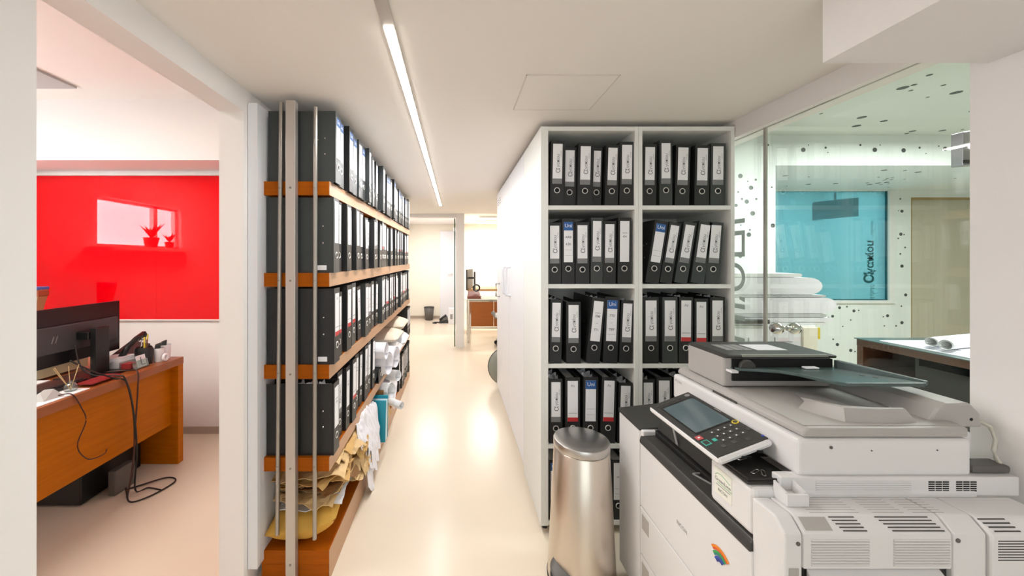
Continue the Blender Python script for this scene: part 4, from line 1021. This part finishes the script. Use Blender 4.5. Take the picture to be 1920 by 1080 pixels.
# crystal paperweight
pwt = MB().add([(-1.93, 1.645, DZ + .003), (-1.86, 1.66, DZ + .003), (-1.85, 1.74, DZ + .003), (-1.92, 1.76, DZ + .003), (-1.965, 1.70, DZ + .003), (-1.90, 1.68, DZ + .038), (-1.88, 1.72, DZ + .042), (-1.93, 1.725, DZ + .036)],
               [(0, 1, 5), (1, 6, 5), (1, 2, 6), (2, 3, 6), (3, 7, 6), (3, 4, 7), (4, 5, 7), (4, 0, 5), (5, 6, 7), (4, 3, 2, 1, 0)]).build('paperweight', 'grey_stone', origin=(-1.9, 1.7, DZ + .003)); tag(pwt, 'grey faceted paperweight on white card by desk edge', 'paperweight')
df = thing('reed_diffuser', 'small clear reed diffuser bottle with wooden sticks', 'diffuser', (-1.885, 1.80, DZ + .003))
smooth_by_angle(MB().lathe([(.020, 0), (.026, .008), (.027, .022), (.020, .036), (.009, .042), (.009, .052)], (-1.885, 1.80, DZ + .003), 20).build('bottle', 'small_glass', df))
for dx, dy in ((-.03, -.05), (-.045, -.03), (-.005, -.005), (.01, .03)): MB().tube([(-1.885, 1.80, DZ + .008), (-1.885 + dx, 1.80 + dy, DZ + .125)], .0018, 6).build('reed', 'wood_stick', df)
# card holder
chd = thing('card_holder', 'clear acrylic card holder with white cards', 'card holder', (-1.875, 2.19, DZ))
MB().box(-1.90, -1.86, 2.13, 2.235, DZ, DZ + .006).build('base', 'small_glass', chd)
MB().slab((-1.866, 2.13, DZ + .004), (0, .105, 0), (-.012, 0, .045), (.003, 0, 0)).build('front_pane', 'small_glass', chd)
MB().slab((-1.874, 2.165, DZ + .008), (0, .062, 0), (-.014, 0, .066), (.004, 0, 0)).build('card', 'label_white', chd)
MB().slab((-1.8697, 2.19, DZ + .018), (0, .004, 0), (-.010, 0, .046), (.0006, 0, 0)).build('card_line', 'ink', chd)
MB().slab((-1.8697, 2.19, DZ + .018), (0, .028, 0), (-.0006, 0, .003), (.0006, 0, 0)).build('card_line', 'ink', chd)
# pen pot with pens and scissors
pp_ = thing('pen_pot', 'round black pen pot filled with pens and scissors', 'pen pot', (-1.93, 2.275, DZ))
smooth_by_angle(MB().lathe([(.042, 0), (.044, .01), (.046, .09), (.040, .105), (.036, .10), (.036, .02)], (-1.93, 2.275, DZ), 24).build('pot', 'black_plastic', pp_))
def stick(name, label, cat, a, b, r, m, group='pens in the black pot'):
    o = MB().tube([a, b], r, 7).build(name, m, origin=a); return tag(o, label, cat, group)
stick('pencil', 'yellow pencil standing in the black pen pot, front one', 'pencil', (-1.915, 2.26, DZ + .03), (-1.905, 2.25, DZ + .17), .004, 'yellow')
stick('pencil', 'yellow pencil at the rear of the black pen pot', 'pencil', (-1.935, 2.29, DZ + .03), (-1.93, 2.305, DZ + .175), .004, 'yellow')
stick('pen', 'tall black pen rising highest from the black pot', 'pen', (-1.93, 2.275, DZ + .03), (-1.925, 2.28, DZ + .20), .004, 'black_plastic')
stick('pen', 'brown pen leaning in the black pen pot', 'pen', (-1.92, 2.285, DZ + .03), (-1.91, 2.275, DZ + .15), .004, 'brown_leather')
sx = thing('scissors', 'black-handled scissors standing in the pen pot', 'scissors', (-1.945, 2.26, DZ + .03), 'pens in the black pot')
for q in (-.014, .016): MB().torus((-1.925, 2.245 + q, DZ + .165), .014, .003, 'x', 16, 6).build('handle_loop', 'black_plastic', sx)
MB().slab((-1.926, 2.243, DZ + .04), (.003, 0, 0), (0, .005, .11), (0, .008, 0)).build('blade', 'chrome', sx)
cd2 = thing('desk_telephone', 'black desk telephone handset behind the pen pot', 'telephone', (-2.06, 2.32, DZ))
MB().hexa([(-2.12, 2.24, DZ), (-1.99, 2.24, DZ), (-1.99, 2.40, DZ), (-2.12, 2.40, DZ)], [(-2.12, 2.24, DZ + .05), (-1.99, 2.24, DZ + .03), (-1.99, 2.40, DZ + .10), (-2.12, 2.40, DZ + .12)]).build('base', 'dark_plastic', cd2, .006)
MB().tube([(-2.00, 2.20, DZ + .06), (-2.0, 2.24, DZ + .11), (-2.0, 2.30, DZ + .15), (-2.0, 2.36, DZ + .165)], [.018, .015, .015, .022], 10).build('handset', 'black_plastic', cd2, smooth=True)
for (x, y, r, h, lab, m) in ((-1.885, 2.335, .030, .085, 'white paper cup of oddments nearest the pen pot', 'paper'), (-1.90, 2.402, .034, .090, 'clear white plastic cup at the desk end', 'label_white')):
    c = thing('desk_cup', lab, 'cup', (x, y, DZ), 'cups at the desk end')
    smooth_by_angle(MB().lathe([(r * .85, 0), (r, h), (r * .93, h), (r * .8, .01)], (x, y, DZ), 20).build('cup_body', m, c))
    MB().slab((x - .015, y - .02, DZ + h * .6), (.02, .02, .01), (-.01, .02, .055), (.012, -.01, 0)).build('contents', 'black_plastic', c, .003)
tp = MB().torus((-1.84, 2.33, DZ + .026), .018, .008, 'x', 20, 8).build('tape_roll', 'label_white', origin=(-1.84, 2.33, DZ), smooth=True); tag(tp, 'white tape roll standing before the paper cup', 'tape roll')
# low cabinet and the little coloured figure hidden mostly by the wall
lc = thing('low_cabinet', 'low white cabinet behind the monitor below the red panel', 'cabinet', (-3.2, 2.6, 0))
MB().box(-3.49, -2.85, 2.42, 2.80, .0, .86).build('body', 'white_lacquer', lc, .003); MB().box(-3.47, -2.87, 2.408, 2.42, .03, .84).build('door', 'white_lacquer', lc, .002)
fg = thing('painted_box', 'blue-topped terracotta ornament half hidden by the monitor', 'ornament', (-2.90, 2.55, .86))
MB().prism([(-2.97, .86), (-2.905, .86), (-2.885, 1.0), (-2.86, 1.08), (-2.97, 1.10)], 'y', 2.52, 2.58).build('body', 'tan_figure', fg, .004)
MB().box(-2.97, -2.855, 2.515, 2.585, 1.08, 1.125).build('cap', 'terracotta', fg, .006); MB().box(-2.97, -2.86, 2.51, 2.59, 1.125, 1.145).build('top', 'sky_blue', fg, .004)
# potted plants on the window sill, seen mirrored in the red panel
for yy, r, lab in ((1.56, .075, 'larger potted plant on office window sill, mirrored in red panel'), (1.30, .05, 'smaller potted plant on office window sill, mirrored in red panel')):
    p_ = thing('potted_plant', lab, 'plant', (-3.36, yy, wz0), 'plants on the office window sill')
    smooth_by_angle(MB().lathe([(r * .7, 0), (r, r * 1.5), (r * .9, r * 1.5), (r * .8, r * 1.2)], (-3.36, yy, wz0), 20).build('pot', 'terracotta', p_))
    for k in range(9):
        a = k * 2.4; q = r * (1.2 + .3 * (k % 3)); c = Vector((-3.36, yy, wz0 + r * 1.3)); e = c + Vector((math.cos(a) * q * .8, math.sin(a) * q, q * 1.3)); sd_ = Vector((-math.sin(a), math.cos(a), 0)) * r * .25
        MB().add([c, (c + e) / 2 + sd_ + Vector((0, 0, r * .3)), e, (c + e) / 2 - sd_ + Vector((0, 0, r * .3))], [(0, 1, 2, 3)]).build('leaf', 'leaf', p_, solid=.002)
# added out-of-view fill lamp, and the air unit, on the red office ceiling
added_lamp = thing('added_ceiling_lamp', 'square ceiling lamp added out of view to light the red office', 'ceiling lamp', (-2.35, 1.05, 2.40))
MB().box(-2.95, -1.75, .50, 1.50, 2.392, 2.43).build('housing', 'white_board', added_lamp, .004); MB().box(-2.90, -1.80, .55, 1.45, 2.386, 2.393).build('diffuser', 'lamp_white', added_lamp)
v2 = thing('ceiling_duct', 'grey flat air unit on the red office ceiling', 'air unit', (-2.2, 2.0, 2.40))
MB().box(-2.95, -2.40, 2.06, 2.33, 2.415, 2.43).build('panel', 'grey_stone', v2, .002)

# ------------------------------------------------------------------ dotted office
d3 = thing('dark_desk', 'dark brown desk with shelves in the dotted office', 'desk', (3.4, 2.3, 0))
DZ3 = .725
MB().box(3.08, 3.85, 1.2, 2.83, DZ3 - .05, DZ3).build('desktop', 'wood_dark', d3, .002)
MB().box(3.08, 3.80, 2.785, 2.828, 0, DZ3 - .05).build('leg_panel', 'wood_dark', d3, .002)
MB().box(3.08, 3.80, 1.2, 1.24, 0, DZ3 - .05).build('leg_panel', 'wood_dark', d3, .002)
MB().box(3.60, 3.62, 1.24, 2.785, .05, DZ3 - .05).build('back_board', 'black_inside', d3)
MB().box(3.12, 3.60, 2.50, 2.785, .50, .52).build('shelf', 'wood_dark', d3)
MB().box(3.12, 3.60, 2.48, 2.50, .0, DZ3 - .05).build('divider', 'black_inside', d3)
MB().box(3.12, 3.60, 1.24, 2.48, .02, .62).build('drawer_unit', 'black_inside', d3)
MB().box(3.07, 3.85, 1.2, 2.84, DZ3, DZ3 + .006).build('glass_top', 'tray_green', d3)
for k in range(4):
    paper_flat('drawing_sheet', 'white drawing sheet on the dark desk, %s up in the pile' % ORD[k], 3.13 + k * .03, 3.78, 1.4 + k * .06, 2.72 - k * .10, DZ3 + .0065 + k * .006, 'paper_soft', .005, 'drawing', 'drawings on the dark desk', skew=.02 * (k % 2))
roll('curled end of white drawing on the dark desk, nearer roll', 'rolled drawings on the dark desk', (3.14, 2.36, DZ3 + .062), (3.66, 2.50, DZ3 + .062), .034)
roll('curled end of white drawing on the dark desk, farther roll', 'rolled drawings on the dark desk', (3.15, 2.44, DZ3 + .062), (3.66, 2.58, DZ3 + .062), .032)
# plan chest with folded drawings
pc_ = thing('plan_chest', 'white paper-covered plan chest under stacked drawings, behind glass', 'plan chest', (1.95, 2.45, 0))
MB().box(1.50, 2.20, 2.25, 2.72, 0, .93).build('chest_body', 'white_board', pc_, .003)
MB().box(1.50, 1.98 + .12, 2.243, 2.249, .35, .915).build('hung_drawing', 'paper_soft', pc_)
MB().box(2.115, 2.20, 2.238, 2.249, .3, .92).build('cream_sheet', 'cream_wall', pc_)
for k in range(3): MB().box(1.62 + k * .16, 1.625 + k * .16, 2.2415, 2.243, .80, .86).build('drawn_line', 'ink_grey', pc_)
MB().box(1.6, 2.05, 2.2415, 2.243, .832, .835).build('drawn_line', 'ink_grey', pc_)
hg = MB().box(1.46, 1.90, 2.225, 2.255, .945, .970).build('drawing_hanger', 'dark_plastic', bevel=.004); tag(hg, 'black drawing hanger bar lying on the plan chest edge', 'hanger')
mk = MB().box(2.205, 2.218, 2.24, 2.25, .85, .92).build('sticky_marker', 'yellow'); tag(mk, 'yellow-green marker tab on the plan chest corner', 'marker')
zz = .932
for k, (w0, w1, h, m) in enumerate(((1.48, 2.28, .016, 'paper'), (1.50, 2.31, .026, 'paper_soft'), (1.46, 2.27, .020, 'paper_grey'), (1.47, 2.31, .098, 'paper_soft'), (1.47, 2.27, .012, 'paper_grey'), (1.46, 2.22, .105, 'paper_soft'), (1.46, 2.12, .022, 'paper'))):
    r = h / 2
    prof = [(w0, zz), (w1 - r, zz)] + [(w1 - r + r * 1.6 * math.sin(math.pi * q / 8), zz + r - r * math.cos(math.pi * q / 8)) for q in range(1, 8)] + [(w1 - r, zz + h), (w0, zz + h)]
    o = MB().prism(prof, 'y', 2.26, 2.70 - .02 * (k % 3)).build('folded_drawing', m, origin=((w0 + w1) / 2, 2.48, zz)); smooth_by_angle(o, .6)
    tag(o, 'white folded drawing bundle on the plan chest, %s from the bottom' % ORD[k], 'drawing', 'folded drawings on the plan chest'); zz += h + .003
# steel lamp hanging near the pillar
lm = thing('steel_spot_lamp', 'polished steel box lamp at the top edge by the right pillar', 'lamp', (2.18, 1.6, 1.85))
MB().hexa([(2.15, 1.56, 1.735), (2.42, 1.56, 1.755), (2.42, 1.60, 1.755), (2.15, 1.60, 1.735)], [(2.15, 1.56, 1.878), (2.42, 1.56, 1.925), (2.42, 1.60, 1.925), (2.15, 1.60, 1.878)]).build('housing', 'lamp_steel', lm, .003)
MB().box(2.15, 2.40, 1.555, 1.56, 1.745, 1.758).build('trim', 'dark_plastic', lm)
MB().tube([(2.19, 1.555, 1.815), (2.26, 1.552, 1.83), (2.34, 1.553, 1.86)], .008, 8).build('tube', 'lamp_white', lm)
MB().tube([(2.34, 1.58, 1.90), (2.34, 1.58, ZD)], .008, 8).build('hanging_rod', 'chrome', lm)
# dark panel modelled in place of a reflection in the teal glass, blind and frames of the room beyond
vx = thing('reflection_panel', 'dark panel standing in for a reflection in the teal glass', 'screen', (4.3, 5.2, 2.3))
s5 = 690 / 4.6
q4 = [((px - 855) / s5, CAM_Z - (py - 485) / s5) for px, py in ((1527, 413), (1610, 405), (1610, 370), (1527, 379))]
MB().prism(q4, 'y', 4.60, 4.63).build('dark_panel', 'hole_black', vx, .003)
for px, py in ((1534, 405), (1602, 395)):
    MB().box((px - 855) / s5 - .02, (px - 855) / s5 + .02, 4.595, 4.60, CAM_Z - (py - 485) / s5 - .02, CAM_Z - (py - 485) / s5 + .02).build('pale_patch', 'grey_plastic', vx)  # lighter patches of the same reflection, set on the panel
MB().tube([((1568 - 855) / s5, 4.615, CAM_Z + 110 / s5), ((1568 - 855) / s5, 4.615, 2.6)], .01, 8).build('hanging_rod', 'dark_plastic', vx)  # rod added to hold up the reflection panel
sw = thing('wall_frame', 'pale vertical window frame seen at the left of the teal glass', 'window frame', (3.4, 5.8, 0))
MB().box(3.30, 3.42, 5.7, 5.9, .2, 2.1).build('upright', 'white_lacquer', sw); MB().box(3.50, 3.53, 5.7, 5.9, .2, 2.1).build('upright', 'white_lacquer', sw)

# ------------------------------------------------------------------ far end of the corridor
wb_ = thing('waste_basket', 'black wire mesh waste basket by the far door', 'waste basket', (-.59, 8.05, 0))
MB().lathe([(.085, 0), (.11, .28), (.107, .28), (.082, .006)], (-.59, 8.05, 0), 20).build('mesh_wall', 'grey_dark', wb_, smooth=True)
MB().torus((-.59, 8.05, .28), .11, .006, 'z', 24, 6).build('rim', 'black_plastic', wb_)
ph = thing('telephone', 'black telephone and wires lying on the floor by the pier', 'telephone', (-.25, 7.7, 0))
MB().hexa([(-.36, 7.62, 0), (-.16, 7.62, 0), (-.16, 7.82, 0), (-.36, 7.82, 0)], [(-.34, 7.64, .04), (-.18, 7.64, .07), (-.18, 7.80, .12), (-.34, 7.80, .07)]).build('base', 'dark_plastic', ph, .005)
MB().tube([(-.33, 7.60, .07), (-.27, 7.60, .13), (-.20, 7.60, .17)], [.03, .02, .03], 8).build('handset', 'black_plastic', ph, smooth=True)
MB().tube([(-.36, 7.7, .01), (-.45, 7.68, .012), (-.48, 7.6, .012), (-.40, 7.58, .012)], .012, 6).build('wire', 'black_plastic', ph, smooth=True)
wbx = thing('wall_socket_box', 'small white router box standing by the far pier', 'router box', (-.10, 7.6, 0))
MB().box(-.15, -.04, 7.55, 7.68, 0, .32).build('case', 'white_lacquer', wbx, .006); MB().box(-.12, -.07, 7.545, 7.55, .1, .2).build('front_panel', 'grey_plastic', wbx)
ta_ = thing('tripod_easel', 'black folded tripod easel standing past the shelving end', 'easel', (-.88, 6.35, 0))
for dx, dy in ((-.10, 0), (.10, .02), (.02, .22)): MB().tube([(-.93, 6.35, .62), (-.93 + dx, 6.35 + dy, .0)], .014, 6).build('leg', 'black_plastic', ta_)
MB().tube([(-.995, 6.35, .22), (-.865, 6.36, .22)], .010, 6).build('brace', 'black_plastic', ta_)
# far desk
fd_ = thing('glass_top_desk', 'glass-topped desk with chrome frame and orange wood panel', 'desk', (.6, 6.2, 0))
FZ = .70
MB().box(.13, 1.3, 5.80, 6.50, FZ - .014, FZ).build('glass_top', 'skin_glass_top', fd_)
for x in (.20, 1.25):
    for y in (5.84, 6.46): MB().tube([(x, y, 0), (x, y, FZ - .014)], .016, 8).build('leg', 'chrome', fd_)
MB().tube([(.20, 5.84, FZ - .03), (1.25, 5.84, FZ - .03)], .014, 8).build('rail', 'chrome', fd_); MB().tube([(.20, 5.84, .24), (1.25, 5.84, .24)], .012, 8).build('rail', 'chrome', fd_)
MB().tube([(.20, 5.84, .015), (.20, 6.46, .015)], .014, 8).build('rail', 'chrome', fd_)
MB().box(.24, .60, 5.86, 5.885, .26, FZ - .05).build('modesty_panel', 'orange_wood', fd_); MB().box(.606, 1.22, 5.86, 5.885, .26, FZ - .05).build('modesty_panel', 'orange_wood', fd_)
wd_ = thing('wood_side_table', 'light wood tabletop standing behind the glass desk', 'table', (.7, 6.8, 0))
MB().box(.20, 1.3, 6.55, 7.1, .76, .80).build('tabletop', 'tan_figure', wd_, .003)
for x in (.25, 1.25): MB().box(x - .02, x + .02, 6.6, 6.64, 0, .76).build('leg', 'chrome', wd_)
fm = thing('monitor', 'black monitor on the far desk, edge on', 'monitor', (.22, 6.15, FZ))
MB().hexa([(.165, 6.05, FZ + .12), (.185, 6.05, FZ + .12), (.30, 6.5, FZ + .12), (.28, 6.5, FZ + .12)], [(.165, 6.05, FZ + .46), (.185, 6.05, FZ + .46), (.30, 6.5, FZ + .46), (.28, 6.5, FZ + .46)]).build('screen', 'monitor_black', fm)
MB().box(.30, .33, 6.2, 6.26, FZ, FZ + .42).build('neck', 'monitor_grey', fm); MB().box(.2, .33, 6.21, 6.25, FZ + .30, FZ + .33).build('arm', 'monitor_black', fm); MB().box(.22, .42, 6.12, 6.34, FZ, FZ + .012).build('foot', 'monitor_black', fm)
ft = thing('telephone', 'brown and black telephone on the far glass desk', 'telephone', (.28, 5.9, FZ))
MB().hexa([(.18, 5.84, FZ), (.40, 5.84, FZ), (.40, 6.02, FZ), (.18, 6.02, FZ)], [(.20, 5.86, FZ + .04), (.38, 5.86, FZ + .04), (.38, 6.0, FZ + .12), (.20, 6.0, FZ + .12)]).build('base', 'brown_leather', ft, .004)
MB().torus((.33, 5.93, FZ + .17), .05, .014, 'y', 16, 6).build('handset', 'black_plastic', ft)
oc = thing('office_chair', 'white office chair on castors beside the far desk', 'chair', (.62, 5.72, 0))
MB().box(.60, .95, 5.6, 5.78, .44, .50).build('seat', 'white_lacquer', oc, .02)
MB().tube([(.56, 5.68, .52), (.62, 5.68, .44), (.70, 5.68, .44)], .03, 8).build('armrest', 'grey_plastic', oc, smooth=True)
MB().tube([(.75, 5.69, .08), (.75, 5.69, .44)], .025, 8).build('stem', 'chrome', oc)
for k in range(5):
    a = 2 * math.pi * k / 5 + 2.6; e = (.75 + math.cos(a) * .14, 5.69 + math.sin(a) * .14)
    lg = MB().tube([(.75, 5.69, .11), (e[0], e[1], .07)], .018, 6).build('base_arm', 'chrome', oc)
    MB().lathe([(.032, -.015), (.032, .015)], (e[0], e[1], .032), 12, 'y').build('castor', 'black_plastic', lg)
for k, (yy, lab) in enumerate(((6.75, 'nearer fluorescent ceiling lamp in the far room'), (7.45, 'farther fluorescent ceiling lamp in the far room'))):
    l = thing('fluorescent_lamp', lab, 'ceiling lamp', (.75, yy, 2.06), 'far room ceiling lamps')
    MB().box(.42, 1.3, yy - .10, yy + .10, 2.075, 2.11).build('housing', 'white_board', l); MB().box(.44, 1.28, yy - .08, yy + .08, 2.060, 2.075).build('tube_cover', 'lamp_white', l)
# grey rounded seat back peeping round the lockers
gs = thing('grey_floor_cushion', 'grey rounded cushion leaning behind the corridor cabinets', 'cushion', (.52, 3.98, 0))
MB().lathe([(0, -.05), (.16, -.045), (.20, -.02), (.20, .02), (.16, .045), (0, .05)], (.54, 3.86, .21), 28, 'y').build('pad', 'silver_grey', gs, smooth=True)
MB().lathe([(.205, -.008), (.208, 0), (.205, .008)], (.54, 3.86, .21), 28, 'y').build('piping', 'grey_dark', gs, smooth=True)
